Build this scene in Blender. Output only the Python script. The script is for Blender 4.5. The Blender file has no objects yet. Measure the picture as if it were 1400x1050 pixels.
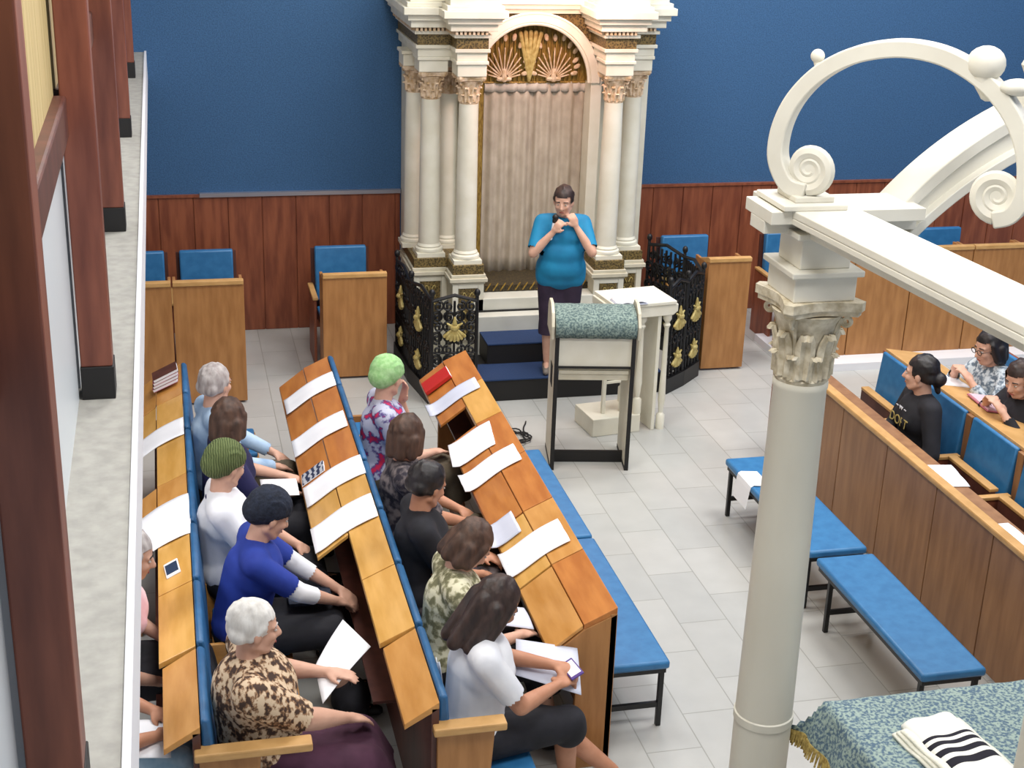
import bpy, math, random
from math import sin, cos, pi, radians as rad
from mathutils import Vector, Matrix
random.seed(7)
V = Vector
COL = bpy.context.scene.collection
SC = bpy.context.scene
SC.view_settings.view_transform = 'Standard'
SC.view_settings.look = 'None'
SC.view_settings.exposure = 0.0

# ------------------------------------------------------------------ materials
def lin(c):
    return tuple(((x/255)/12.92 if x/255 <= .04045 else ((x/255+.055)/1.055)**2.4) for x in c) + (1,)
MATS = {}
def mat(name, rgb, rough=.6, rgb2=None, kind=None, scale=8, stretch=(1,1,1), bump=0, metal=0, lo=.35, hi=.65, rgb3=None, coat=0, spec=None, sheen=0):
    if name in MATS: return MATS[name]
    m = bpy.data.materials.new(name); m.use_nodes = True
    nt = m.node_tree; N = nt.nodes; L = nt.links
    b = N['Principled BSDF']
    b.inputs['Base Color'].default_value = lin(rgb); b.inputs['Roughness'].default_value = rough
    b.inputs['Metallic'].default_value = metal; b.inputs['Coat Weight'].default_value = coat
    if spec is not None: b.inputs['Specular IOR Level'].default_value = spec
    if kind:
        tc = N.new('ShaderNodeTexCoord'); mp = N.new('ShaderNodeMapping')
        mp.inputs['Scale'].default_value = stretch
        L.new(tc.outputs['Object'], mp.inputs['Vector'])
        if kind == 'noise':
            t = N.new('ShaderNodeTexNoise'); t.inputs['Detail'].default_value = 6; out = t.outputs['Fac']
            t.inputs['Scale'].default_value = scale
        elif kind == 'voronoi':
            t = N.new('ShaderNodeTexVoronoi'); out = t.outputs['Distance']; t.inputs['Scale'].default_value = scale
        elif kind == 'wave':
            t = N.new('ShaderNodeTexWave'); out = t.outputs['Fac']; t.inputs['Scale'].default_value = scale
            t.inputs['Distortion'].default_value = 4; t.inputs['Detail'].default_value = 3
        L.new(mp.outputs['Vector'], t.inputs['Vector'])
        cr = N.new('ShaderNodeValToRGB')
        cr.color_ramp.elements[0].position = lo; cr.color_ramp.elements[0].color = lin(rgb)
        cr.color_ramp.elements[1].position = hi; cr.color_ramp.elements[1].color = lin(rgb2 or rgb)
        if rgb3:
            e = cr.color_ramp.elements.new((lo+hi)/2); e.color = lin(rgb3)
        L.new(out, cr.inputs['Fac']); L.new(cr.outputs['Color'], b.inputs['Base Color'])
        if bump:
            bp = N.new('ShaderNodeBump'); bp.inputs['Strength'].default_value = bump; bp.inputs['Distance'].default_value = .01
            L.new(out, bp.inputs['Height']); L.new(bp.outputs['Normal'], b.inputs['Normal'])
    MATS[name] = m
    return m

M_ = dict(
 blue_wall = mat('blue_wall', (46,84,124), .75, (60,102,146), 'noise', 90, bump=.25),
 mahog = mat('mahogany_panel', (118,62,42), .45, (150,86,58), 'noise', 7, (2.5,2.5,.35)),
 mahog_post = mat('mahogany_post', (98,50,38), .42, (132,76,58), 'noise', 5, (3,3,.4)),
 mahog_dk = mat('dark_mahogany', (74,42,36), .45, (96,56,46), 'noise', 6, (2,2,.4)),
 oak = mat('golden_oak', (190,132,62), .4, (208,152,84), 'noise', 6, (1.2,.5,4), coat=.15),
 oak_l = mat('yellow_oak', (204,152,72), .38, (222,172,96), 'noise', 5, (3,.6,3), coat=.2),
 oak_o = mat('orange_oak', (176,106,46), .38, (198,128,62), 'noise', 5, (3,.6,3), coat=.2),
 oak_v = mat('oak_upright', (156,106,58), .44, (178,126,74), 'noise', 6, (3,3,.5)),
 oak_d = mat('brown_oak', (134,94,62), .44, (154,112,76), 'noise', 5, (3,3,.45)),
 oak_trim = mat('oak_trim', (188,144,86), .42, (204,160,102), 'noise', 9, (1,1,3)),
 blue_seat = mat('blue_vinyl', (44,108,160), .42, (54,120,172), 'noise', 14, bump=.05),
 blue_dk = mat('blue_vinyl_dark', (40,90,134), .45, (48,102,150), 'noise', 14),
 black = mat('black_iron', (16,16,18), .45),
 blackw = mat('black_rubber', (22,20,20), .6),
 gold = mat('gilt', (172,150,84), .5, (206,190,126), 'noise', 30, metal=.15, bump=.3),
 gold_d = mat('old_gilt', (120,92,38), .45, (176,146,70), 'noise', 40, (3,3,.5), metal=.3, bump=.4),
 lace = mat('black_gilt_lace', (22,20,18), .5, (132,112,66), 'voronoi', 60, lo=.1, hi=.75),
 lace_dark = mat('black_gilt_dark', (18,16,14), .6, (70,58,34), 'voronoi', 60, lo=.1, hi=.75),
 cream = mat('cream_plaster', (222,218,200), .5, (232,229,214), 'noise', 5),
 cream_d = mat('cream_dark', (200,194,172), .55, (214,208,188), 'noise', 8),  # deeper cream tone of pedestals and lectern fittings
 capital = mat('capital_plaster', (176,164,138), .6, (220,212,192), 'noise', 22, bump=.4),
 pinkish = mat('capital_gilt_plaster', (190,160,120), .55, (230,208,182), 'noise', 28, bump=.4),
 marble = mat('white_marble', (206,206,194), .3, (220,220,210), 'noise', 3),
 white = mat('white_paint', (232,232,236), .5),
 bima = mat('bima_paint', (212,209,198), .5, (222,220,210), 'noise', 4),
 bima_col = mat('bima_column_paint', (204,200,186), .45, (212,209,196), 'noise', 2, (1,1,.5)),
 panel_w = mat('balcony_white_panel', (212,218,222), .35),
 panel_y = mat('balcony_yellow_panel', (186,164,112), .55, (204,184,132), 'noise', 3, (6,6,.3)),
 ledge = mat('terrazzo_ledge', (146,144,138), .7, (162,160,153), 'noise', 18),
 curtain = mat('greige_brocade', (168,156,140), .75, (186,175,158), 'noise', 12, (1,1,.6), bump=.15),
 carpet = mat('navy_carpet', (28,50,88), .95, (36,60,100), 'noise', 120, bump=.3),
 paper = mat('paper_white', (246,247,252), .7),
 print_ = mat('printed_grey', (205,210,228), .75, (240,242,250), 'wave', 22, (0,6,0), lo=.3, hi=.5),
 red = mat('red_cover', (190,40,34), .45),
 pinkbook = mat('mauve_cover', (170,96,112), .5),
 phone_w = mat('phone_white', (238,238,240), .3), phone_b = mat('phone_screen', (42,58,84), .15),
 eye_w = mat('eye_white', (196,186,178), .3), dark = mat('near_black', (20,16,16), .5), lips = mat('lip', (160,82,74), .5),
)
def M(n): return M_[n]

# --------------------------------------------------------------- mesh builder
class MB:
    def __init__(s): s.v = []; s.f = []
    def add(s, vs, fs):
        o = len(s.v); s.v += [tuple(p) for p in vs]; s.f += [tuple(i+o for i in f) for f in fs]; return s
    def box(s, x0, x1, y0, y1, z0, z1, T=None):
        vs = [V((x,y,z)) for z in (z0,z1) for y in (y0,y1) for x in (x0,x1)]
        if T: vs = [T @ p for p in vs]
        return s.add(vs, [(0,2,3,1),(4,5,7,6),(0,1,5,4),(2,6,7,3),(0,4,6,2),(1,3,7,5)])
    def prism(s, poly, a, b, axis='y'):
        """poly: 2D points (ccw), extruded along axis from a to b"""
        def P(p, t):
            return {'y': (p[0], t, p[1]), 'x': (t, p[0], p[1]), 'z': (p[0], p[1], t)}[axis]
        n = len(poly); vs = [P(p,a) for p in poly]+[P(p,b) for p in poly]
        fs = [tuple(range(n-1,-1,-1)), tuple(range(n,2*n))]+[(i,(i+1)%n,n+(i+1)%n,n+i) for i in range(n)]
        return s.add(vs, fs)
    def lathe(s, prof, c=(0,0,0), n=20, T=None):
        """prof: (r,z) pairs from bottom to top; closed with caps"""
        vs = []; c = V(c)
        for r,z in prof:
            for k in range(n):
                a = 2*pi*k/n; p = V((r*cos(a), r*sin(a), z))
                vs.append((T @ p if T else p)+c)
        fs = []
        for i in range(len(prof)-1):
            for k in range(n):
                k2 = (k+1)%n; fs.append((i*n+k, i*n+k2, (i+1)*n+k2, (i+1)*n+k))
        fs.append(tuple(range(n-1,-1,-1))); fs.append(tuple((len(prof)-1)*n+k for k in range(n)))
        return s.add(vs, fs)
    def cap(s, a, b, ra, rb=None, n=12, h=4):
        """tapered capsule"""
        a = V(a); b = V(b); rb = ra if rb is None else rb
        d = b-a; Ln = d.length
        q = V((0,0,1)).rotation_difference(d.normalized() if Ln > 1e-6 else V((0,0,1)))
        prof = []
        for i in range(h+1):
            t = -pi/2+pi/2*i/h; prof.append((max(ra*cos(t),ra*.04), ra*sin(t)))
        for i in range(h+1):
            t = pi/2*i/h; prof.append((max(rb*cos(t),rb*.04), Ln+rb*sin(t)))
        return s.lathe(prof, a, n, q.to_matrix())
    def ell(s, c, r, R=None, n=16):
        prof = []; h = 10
        for i in range(h+1):
            t = -pi/2+pi*i/h; prof.append((max(cos(t),.04), sin(t)))
        S = Matrix.Diagonal(V(r)); T = (R @ S) if R else S
        return s.lathe(prof, c, n, T)
    def tube(s, pts, r, n=8, closed=False, sq=None):
        """sweep circle (or rectangle sq=(w,h)) along points; r scalar or list"""
        pts = [V(p) for p in pts]; m = len(pts); rs = r if isinstance(r,(list,tuple)) else [r]*m
        vs = []; up = None
        for i,p in enumerate(pts):
            if closed: t = pts[(i+1)%m]-pts[i-1]
            else: t = pts[min(i+1,m-1)]-pts[max(i-1,0)]
            t.normalize()
            if up is None:
                up = V((0,0,1)) if abs(t.z) < .9 else V((1,0,0))
            u = (up-t*up.dot(t)).normalized(); w = t.cross(u); up = u
            if sq:
                for (a,b) in ((-1,-1),(1,-1),(1,1),(-1,1)): vs.append(p+w*a*sq[0]*rs[i]/2+u*b*sq[1]*rs[i]/2)
            else:
                for k in range(n): vs.append(p+(w*cos(2*pi*k/n)+u*sin(2*pi*k/n))*rs[i])
        k_ = 4 if sq else n; fs = []
        for i in range(m if closed else m-1):
            j = (i+1)%m
            for k in range(k_):
                k2 = (k+1)%k_; fs.append((i*k_+k, i*k_+k2, j*k_+k2, j*k_+k))
        if not closed:
            fs.append(tuple(range(k_-1,-1,-1))); fs.append(tuple((m-1)*k_+k for k in range(k_)))
        return s.add(vs, fs)
    def grid(s, fn, nu, nv, thick=None):
        vs = [V(fn(i/nu, j/nv)) for j in range(nv+1) for i in range(nu+1)]
        fs = [(j*(nu+1)+i, j*(nu+1)+i+1, (j+1)*(nu+1)+i+1, (j+1)*(nu+1)+i) for j in range(nv) for i in range(nu)]
        if thick:
            n = len(vs); t = V(thick)
            vs2 = vs+[p-t for p in vs]
            f2 = fs+[tuple(q+n for q in reversed(f)) for f in fs]
            edge = [j for j in range(nu+1)]+[(j)*(nu+1)+nu for j in range(1,nv+1)]+[nv*(nu+1)+i for i in range(nu-1,-1,-1)]+[j*(nu+1) for j in range(nv-1,0,-1)]
            for a,b in zip(edge, edge[1:]+edge[:1]): f2.append((a,a+n,b+n,b))
            return s.add(vs2, f2)
        return s.add(vs, fs)
    def xf(s, Mx):
        s.v = [tuple(Mx @ V(p)) for p in s.v]; return s

def tag(o, label=None, cat=None, group=None, kind=None):
    if label: o['label'] = label
    if cat: o['category'] = cat
    if group: o['group'] = group
    if kind: o['kind'] = kind
    return o
def obj(name, mb, m, parent=None, smooth=None, bevel=0, loc=None, rotz=0, sharp=40, label=None):
    me = bpy.data.meshes.new(name)
    if isinstance(mb, MB): me.from_pydata(mb.v, [], mb.f); me.validate(); me.update()
    else: me = mb
    mm = m if isinstance(m,(list,tuple)) else [m]
    for x in mm: me.materials.append(MATS.get(x) if isinstance(x,str) and x in MATS else (M(x) if isinstance(x,str) else x))
    o = bpy.data.objects.new(name, me); COL.objects.link(o)
    if isinstance(mb, MB):
        import bmesh
        bm = bmesh.new(); bm.from_mesh(me); bmesh.ops.recalc_face_normals(bm, faces=bm.faces); bm.to_mesh(me); bm.free()
    if smooth:
        me.polygons.foreach_set('use_smooth', [True]*len(me.polygons))
        if smooth != 'all':
            try: me.set_sharp_from_angle(angle=rad(sharp))
            except Exception: pass
    if bevel:
        md = o.modifiers.new('bevel','BEVEL'); md.width = bevel; md.segments = 2; md.limit_method = 'ANGLE'; md.angle_limit = rad(35)
    if parent: o.parent = parent
    if loc: o.location = loc
    if rotz: o.rotation_euler = (0,0,rotz)
    if label: o['label'] = label
    return o
def empty(name, label, cat, loc=(0,0,0), rotz=0, group=None):
    o = bpy.data.objects.new(name, None); COL.objects.link(o); o.empty_display_size = .1
    o.location = loc; o.rotation_euler = (0,0,rotz)
    return tag(o, label, cat, group)
def struct(name, mb, m, **k):
    o = obj(name, mb, m, **k); o['kind'] = 'structure'; return o
def dup(root, loc=None, rotz=None, label=None, group=None):
    r = root.copy(); COL.objects.link(r)
    if loc is not None: r.location = loc
    if rotz is not None: r.rotation_euler = (0,0,rotz)
    if label: r['label'] = label
    if group: r['group'] = group
    for ch in list(root.children):
        c = ch.copy(); COL.objects.link(c); c.parent = r
        for g in list(ch.children):
            d = g.copy(); COL.objects.link(d); d.parent = c
    return r
def remesh(mb, voxel, smooth=3, fac=.5):
    me = bpy.data.meshes.new('tmp'); me.from_pydata(mb.v, [], mb.f); me.update()
    import bmesh
    o = bpy.data.objects.new('tmp', me); COL.objects.link(o)
    r = o.modifiers.new('r','REMESH'); r.mode = 'VOXEL'; r.voxel_size = voxel; r.use_smooth_shade = True
    if smooth:
        q = o.modifiers.new('s','SMOOTH'); q.factor = fac; q.iterations = smooth
    dg = bpy.context.evaluated_depsgraph_get(); dg.update()
    out = bpy.data.meshes.new_from_object(o.evaluated_get(dg))
    bpy.data.objects.remove(o); bpy.data.meshes.remove(me)
    out.polygons.foreach_set('use_smooth', [True]*len(out.polygons))
    return out
def cut(me, test):
    import bmesh
    bm = bmesh.new(); bm.from_mesh(me)
    dl = [f for f in bm.faces if test(f.calc_center_median())]
    if dl and len(dl) < len(bm.faces): bmesh.ops.delete(bm, geom=dl, context='FACES')
    bm.to_mesh(me); bm.free(); return me

# ---------------------------------------------------------------------- room
YB = 13.19
def tile_mat():
    m = bpy.data.materials.new('stone_tile'); m.use_nodes = True; nt = m.node_tree; N = nt.nodes; L = nt.links
    b = N['Principled BSDF']; b.inputs['Roughness'].default_value = .28
    tc = N.new('ShaderNodeTexCoord'); mp = N.new('ShaderNodeMapping'); mp.inputs['Location'].default_value = (.12,.2,0)
    mp.inputs['Rotation'].default_value = (0,0,pi/2)
    br = N.new('ShaderNodeTexBrick'); br.offset = .5; br.inputs['Scale'].default_value = 1
    br.inputs['Brick Width'].default_value = .62; br.inputs['Row Height'].default_value = .31; br.inputs['Mortar Size'].default_value = .0035
    br.inputs['Color1'].default_value = lin((196,196,192)); br.inputs['Color2'].default_value = lin((186,187,184)); br.inputs['Mortar'].default_value = lin((158,158,152))
    no = N.new('ShaderNodeTexNoise'); no.inputs['Scale'].default_value = 5; no.inputs['Detail'].default_value = 5
    mx = N.new('ShaderNodeMixRGB'); mx.blend_type = 'MULTIPLY'; mx.inputs['Fac'].default_value = .18
    L.new(tc.outputs['Object'], mp.inputs['Vector']); L.new(mp.outputs['Vector'], br.inputs['Vector']); L.new(tc.outputs['Object'], no.inputs['Vector'])
    L.new(br.outputs['Color'], mx.inputs['Color1']); L.new(no.outputs['Fac'], mx.inputs['Color2']); L.new(mx.outputs['Color'], b.inputs['Base Color'])
    MATS['stone_tile'] = m; return m
tile_mat()
struct('floor', MB().box(-2.6,9.8,-1.5,YB+.2,-.1,0), 'stone_tile')
struct('wall_back', MB().box(-2.6,9.8,YB,YB+.2,0,6.6), 'blue_wall')
struct('wall_left', MB().box(-2.8,-2.6,-1.5,YB+.2,0,6.6), 'white_paint')
struct('wall_right', MB().box(9.8,10.0,-1.5,YB+.2,0,6.6), 'blue_wall')
struct('ceiling', MB().box(-2.8,10.0,-1.5,YB+.2,6.6,6.7), 'white_paint')
# wainscot: vertical mahogany boards with cap
for nm,(xa,xb) in {'trim_1':(-2.6,2.1),'trim_2':(4.30,9.8)}.items():
    mb = MB(); x = xa
    while x < xb-.02:
        w = min(.31, xb-x); mb.box(x+.004, x+w-.004, YB-.03, YB, 0, 1.30); x += w
    mb.box(xa, xb, YB-.018, YB, 0, 1.3)
    o = struct(nm, mb, 'mahogany_panel', bevel=.004)
struct('trim_3', MB().box(-2.6,.25,YB-.045,YB,1.30,1.322), 'mahogany_panel')
struct('trim_4', MB().box(.25,2.1,YB-.05,YB,1.30,1.335), mat('brushed_metal_cap',(170,170,180),.3,metal=.6))
struct('trim_5', MB().box(4.30,9.8,YB-.045,YB,1.30,1.322), 'mahogany_panel')

# balcony on the left
LZ = 2.6
struct('trim_6', MB().box(-.36,-.168,-1.2,YB,LZ-.22,LZ), 'terrazzo_ledge')
struct('trim_7', MB().box(-.168,-.148,-1.2,YB,LZ-.24,LZ+.012), 'white_paint', bevel=.004)
struct('trim_8', MB().box(-2.6,-.36,-1.2,YB,LZ-.2,LZ-.03), 'white_paint')
py = [2.57,4.94,7.2,9.52,11.85]
for i,y in enumerate(py):
    names = ['nearest','second','third','fourth','farthest']
    e = empty('balcony_post', f'mahogany balcony post with black foot, {names[i]} of the five along the left ledge', 'post', (-.282,y,LZ))
    obj('shaft', MB().box(-.055,.052,-.06,.06,.12,3.9), 'mahogany_post', e, bevel=.005)
    obj('foot', MB().box(-.057,.056,-.064,.064,0,.12), 'black_rubber', e, bevel=.003, label='black foot')
ys = [-1.2]+py+[YB]
for i in range(6):
    a,b = ys[i]+(.06 if i else 0), ys[i+1]-(.06 if i < 5 else 0)
    wh = ['beside the camera end','between first and second posts','between second and third posts','between third and fourth posts','between fourth and fifth posts','beyond the farthest post'][i]
    e = empty('balcony_partition', f'balcony partition bay, white below and yellow above a brown rail, {wh}', 'partition', (-.35,(a+b)/2,LZ))
    h = (b-a)/2
    obj('lower_panel', MB().box(-.02,0,-h,h,0,.92), 'balcony_white_panel', e)
    obj('rail', MB().box(-.03,.035,-h,h,.92,1.06), 'dark_mahogany', e, bevel=.01)
    mb = MB(); k = -h
    while k < h-.01:
        w = min(.18,h-k); mb.box(-.02,-.004,k+.003,k+w-.003,1.06,3.9); k += w
    mb.box(-.02,-.01,-h,h,1.06,3.9)
    obj('upper_panel', mb, 'balcony_yellow_panel', e)

# --------------------------------------------------------------------- pews
YS = [5.30,5.95,6.59,7.24,7.91,8.57,9.19,9.78]
def lidz(dx):   # dx = distance in front (-x) of the pew's rear edge
    if dx < .17: return .93-.08*dx/.17
    return .845-.13*(dx-.175)/.17
def pew(xb, label, seats, desk_from, lids, n=7, near_y=None, shift=0):
    e = empty('pew', label, 'pew', (xb, YS[0], 0))
    y0 = YS[0]; ye = YS[n]-y0
    d0 = desk_from-y0
    obj('back_panel', MB().box(-.035,0,(0 if seats else d0),ye,.04,.895), 'dark_mahogany' if seats else 'oak_upright', e, bevel=.003)  # dark tone on seated rows is shade put into the colour
    if seats:
        for k in range(n):
            a,b = YS[k]-y0+.02, YS[k+1]-y0-.02
            mb = MB().prism([(.002,.48),(.075,.5),(.042,.93),(.03,.945),(.004,.945)], a, b)
            obj('backrest', mb, 'blue_vinyl_dark', e, smooth=1, bevel=.012, label='blue vinyl backrest')
            s_ = obj('seat', MB().box(.09,.5,a+.03,b-.03,.37,.395), 'golden_oak', e, bevel=.006)
            obj('cushion', MB().box(.10,.49,a+.045,b-.045,.395,.435), 'blue_vinyl', s_, bevel=.015)
        for k in range(n+1):
            y = YS[k]-y0
            if k == 0:
                obj('armrest', MB().box(-.03,(.47 if xb < .5 else .30),-.05,.03,.775,.815), 'oak_trim', e, bevel=.008)
                obj('end_panel', MB().prism([(-.01,0),(.20,0),(.25,.775),(-.01,.775)], -.025, .005), 'oak_upright', e, bevel=.004)
                obj('desk_strip', MB().prism([(0,.925),(0,.89),(-.155,.80),(-.155,.83)], .0, d0-.008), 'golden_oak', e, bevel=.003)
            elif k < n:
                obj('divider', MB().prism([(.0,.2),(.40,.2),(.43,.55),(.0,.55)], y-.012, y+.012), 'golden_oak', e, bevel=.004)
            else:
                obj('end_panel', MB().prism([(-.03,0),(.42,0),(.42,.45),(-.03,.45)], y, y+.03), 'oak_upright', e, bevel=.004)
    mats = ['yellow_oak','golden_oak','orange_oak']
    for k in range(1,n):
        a,b = YS[k]-y0, YS[k+1]-y0
        ml = lids[k-1][0]
        mb = MB().prism([(0,.93),(0,.895),(-.17,.82),(-.17,.85)], a+.004, b-.004)
        obj('desk_strip', mb, ml, e, bevel=.003)
        obj('bracket', MB().prism([(-.035,.58),(-.035,.87),(-.15,.82)], a+.05, a+.07), 'oak_upright', e)
        if lids[k-1][1]:
            a2 = a+lids[k-1][2] if len(lids[k-1]) > 2 else a
            mb = MB().prism([(-.175,.845),(-.175,.822),(-.345,.692),(-.345,.715)], a2+.006, b-.012)
            obj('desk_lid', mb, lids[k-1][3] if len(lids[k-1]) > 3 else ml, e, bevel=.003)
    if near_y is None:
        a = desk_from-y0
        obj('bookshelf', MB().box(-.20,-.035,a+.02,ye-.02,.50,.515), 'dark_mahogany', e)  # dark colour imitates the black shade below the desks
    return e
Y_,G_,O_ = 'yellow_oak','golden_oak','orange_oak'
pew(0.0, 'left pew row whose desks carry a phone and large white papers', True, 5.95,
    [(Y_,0),(Y_,0),(G_,1),(Y_,0),(Y_,1),(G_,1)])
pew(1.03, 'middle pew row with white booklets on its desks, behind the woman in the white shirt', True, 5.95,
    [(Y_,0),(Y_,0),(Y_,1,-.12),(O_,1),(O_,1),(O_,1)])
p3 = pew(2.05, 'front desk row beside the blue bench, red book at its far end', False, 5.95,
    [(O_,1,0,G_),(G_,1,.0,Y_),(O_,1,0,O_),(O_,1,0,O_),(Y_,0),(O_,1,-.3,O_)])
obj('end_panel', MB().prism([(.0,0),(.0,.895),(-.17,.82),(-.32,.70),(-.20,.60),(-.20,0)], .65, .68), 'oak_upright', p3, bevel=.004)
obj('end_panel', MB().prism([(.0,0),(.0,.895),(-.17,.82),(-.32,.70),(-.20,.60),(-.20,0)], 4.45, 4.48), 'oak_upright', p3, bevel=.004)
# second panel of the front row: seams facing the aisle
# right-hand pews facing left
def right_pew(xf, xbk, label, y0=5.3):
    e = empty('pew', label, 'pew', (0,0,0))
    ye = 9.62
    cuts = [5.0,5.55,6.16,6.78,7.38,8.02,8.68,9.33]
    if xf:
        ys_ = [4.6,5.2,5.85,6.5,7.15,7.8,8.45,9.0,9.6]
        for a,b in zip(ys_, ys_[1:]):
            obj('front_panel', MB().box(xf,xf+.03,a+.004,b-.004,.03,.86), 'brown_oak', e, bevel=.003)
        obj('top_rail', MB().box(xf-.02,xf+.05,4.6,9.62,.86,.9), 'oak_trim', e, bevel=.01)
        obj('book_ledge', MB().box(xf+.05,xf+.2,4.6,9.6,.83,.845), 'brown_oak', e)
        obj('end_panel', MB().box(xf-.015,xf+.25,9.6,9.63,.0,.87), 'mahogany_panel', e, bevel=.004)
    for k in range(len(cuts)-1):
        a,b = cuts[k]+.05, cuts[k+1]-.05
        obj('backrest', MB().prism([(xbk,.46),(xbk,.94),(xbk-.03,.94),(xbk-.075,.46)], a, b), 'blue_vinyl', e, smooth=1, bevel=.012, label='blue vinyl backrest')
        obj('stile', MB().box(xbk-.03,xbk+.03,cuts[k]-.035,cuts[k]+.035,.1,.93), 'brown_oak', e, bevel=.004)
        occupied = (cuts[k] in ((8.02,) if xf else (8.02,8.68,7.38)))
        if occupied:
            s_ = obj('seat', MB().box(xbk-.5,xbk-.09,a,b,.37,.4), 'golden_oak', e, bevel=.005)
            obj('cushion', MB().box(xbk-.49,xbk-.1,a+.02,b-.02,.4,.435), 'blue_vinyl', s_, bevel=.012)
        else:
            s_ = obj('seat', MB().box(xbk-.17,xbk-.13,a,b,.3,.64), 'dark_mahogany', e, bevel=.004)
            obj('seat_edge', MB().box(xbk-.175,xbk-.11,a,b,.64,.665), 'oak_trim', s_, bevel=.006)
        obj('divider', MB().box(xbk-.42,xbk-.09,cuts[k]-.012,cuts[k]+.012,.2,.62), 'mahogany_panel', e, bevel=.003)
        obj('armrest', MB().box(xbk-.45,xbk-.06,cuts[k]-.025,cuts[k]+.025,.62,.645), 'oak_trim', e, bevel=.006)
    obj('back_panel', MB().box(xbk+.0,xbk+.03,4.8,9.33,.05,.93), 'mahogany_panel', e)
    return e
rp1 = right_pew(4.46, 5.19, 'long oak pew row on the right, behind the blue benches, with the person in black')
obj('desk_top', MB().prism([(5.19,.955),(5.53,.90),(5.53,.88),(5.19,.93)], 4.8, 9.3), 'oak_trim', rp1, bevel=.004)
rp2 = right_pew(None, 6.12, 'rearmost blue-backed pew row on the far right edge, under the two readers')
# white plinth strips under the corner pews
struct('trim_9', MB().box(5.4,9.8,11.28,12.2,0,.07), 'white_paint')

# benches
def bench(x0, x1, y0, y1, label, legs):
    e = empty('bench', label, 'bench', ((x0+x1)/2,(y0+y1)/2,0), group='blue padded benches')
    w = (x1-x0)/2; l = (y1-y0)/2
    obj('cushion', MB().box(-w,w,-l,l,.375,.425), 'blue_vinyl', e, bevel=.016, smooth=1)
    obj('frame', MB().box(-w+.015,w-.015,-l+.02,l-.02,.345,.375), 'black_iron', e)
    for y in legs:
        for x in (-w+.03, w-.03):
            obj('leg', MB().box(x-.014,x+.014,y-.014,y+.014,0,.35), 'black_iron', e, bevel=.003)
        obj('stretcher', MB().box(-w+.03,w-.03,y-.01,y+.01,.12,.15), 'black_iron', e)
    return e
bench(2.08,2.45,6.2,7.66,'nearer blue padded bench beside the front desk row on the left of the aisle',[-.68,.68])
bench(2.08,2.45,7.69,9.05,'farther blue padded bench beside the front desk row, ending near the lectern',[-.62,.62])
bench(3.72,4.1,5.83,7.17,'blue padded bench nearest the table, along the right pew',[-.62,.5])
bench(3.71,4.1,7.24,8.68,'blue padded bench with a paper hanging off it, behind the tall white column',[-.66,.66])

# corner desks along the back wall
def desk(x0, x1, y, h, label, panels=1, m='oak_upright', depth=.34, cant=False):
    e = empty('oak_desk', label, 'desk', (x0,y,0))
    w = x1-x0
    obj('front_panel', MB().box(.0,w,0,.03,.02,h-.04), m, e, bevel=.003)
    obj('side_panel', MB().box(0,.025,.03,depth,.02,h-.06), m, e, bevel=.003)
    obj('side_panel', MB().box(w-.025,w,.03,depth,.02,h-.06), m, e, bevel=.003)
    obj('desk_top', MB().prism([(-.015,h-.04),(depth,h-.12),(depth,h-.09),(.03,h-.0),(-.015,h-.005)], .001, w-.001, 'x'), 'oak_trim', e, bevel=.004)
    return e
desk(-.95,-.042,11.3,1.07,'oak desk partly hidden behind the balcony ledge, leftmost by the back wall')
desk(-.03,.53,11.3,1.07,'wide oak desk with two blue seats behind it, back left')
desk(1.21,1.76,11.73,.96,'single oak desk between the floor gap and the black railing, back left', depth=.28)
desk(4.58,4.98,11.47,1.06,'narrow oak desk right of the black railing and ark')
for i,(a,b) in enumerate([(5.42,6.0),(6.01,6.58),(6.59,7.18),(7.19,7.78),(7.79,8.38)]):
    w = ['leftmost, behind the column capital','second from the left','middle one','fourth from the left','rightmost'][i]
    desk(a,b,11.5,1.09,f'corner desk of the back right run, {w}')
def wall_chair(xc, label, y=12.5, w=.46, zt=.99):
    e = empty('wall_seat', label, 'seat', (xc,y,0), group='blue seats along the back wall')
    obj('backrest', MB().prism([(-.07,.5),(0,.5),(.04,zt-.02),(.02,zt),(-.04,zt)], -w/2, w/2, 'x'), 'blue_vinyl', e, bevel=.014, smooth=1)
    obj('back_board', MB().prism([(0.002,.3),(.03,.3),(.065,zt-.03),(.045,zt-.03)], -w/2-.03, w/2+.03, 'x'), 'dark_mahogany', e)
    s_ = obj('seat', MB().box(-w/2,w/2,-.44,-.02,.37,.40), 'dark_mahogany', e, bevel=.005)
    obj('cushion', MB().box(-w/2+.01,w/2-.01,-.43,-.03,.40,.44), 'blue_vinyl', s_, bevel=.014)
    for sx in (-1,1):
        obj('side_panel', MB().prism([(-.4,0),(.04,0),(.05,.62),(-.42,.62)], sx*(w/2+.04)-.012, sx*(w/2+.04)+.012, 'x'), 'mahogany_panel', e, bevel=.004)
        obj('armrest', MB().box(sx*(w/2+.04)-.025, sx*(w/2+.04)+.025,-.44,.03,.62,.645), 'oak_trim', e, bevel=.006)
for x,l in [(-.32,'blue wall seat half hidden by the balcony ledge, leftmost'),(.27,'blue wall seat second from the left, behind the wide desk'),
            (1.45,'blue wall seat behind the single oak desk left of the ark'),(4.72,'blue wall seat right of the ark behind the iron railing'),
            (5.77,'blue wall seat just left of the bima column top'),(6.78,'blue wall seat under the plaster arch foot'),(7.38,'blue wall seat right of the arch foot, beyond the beam')]:
    wall_chair(x, l)

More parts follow.
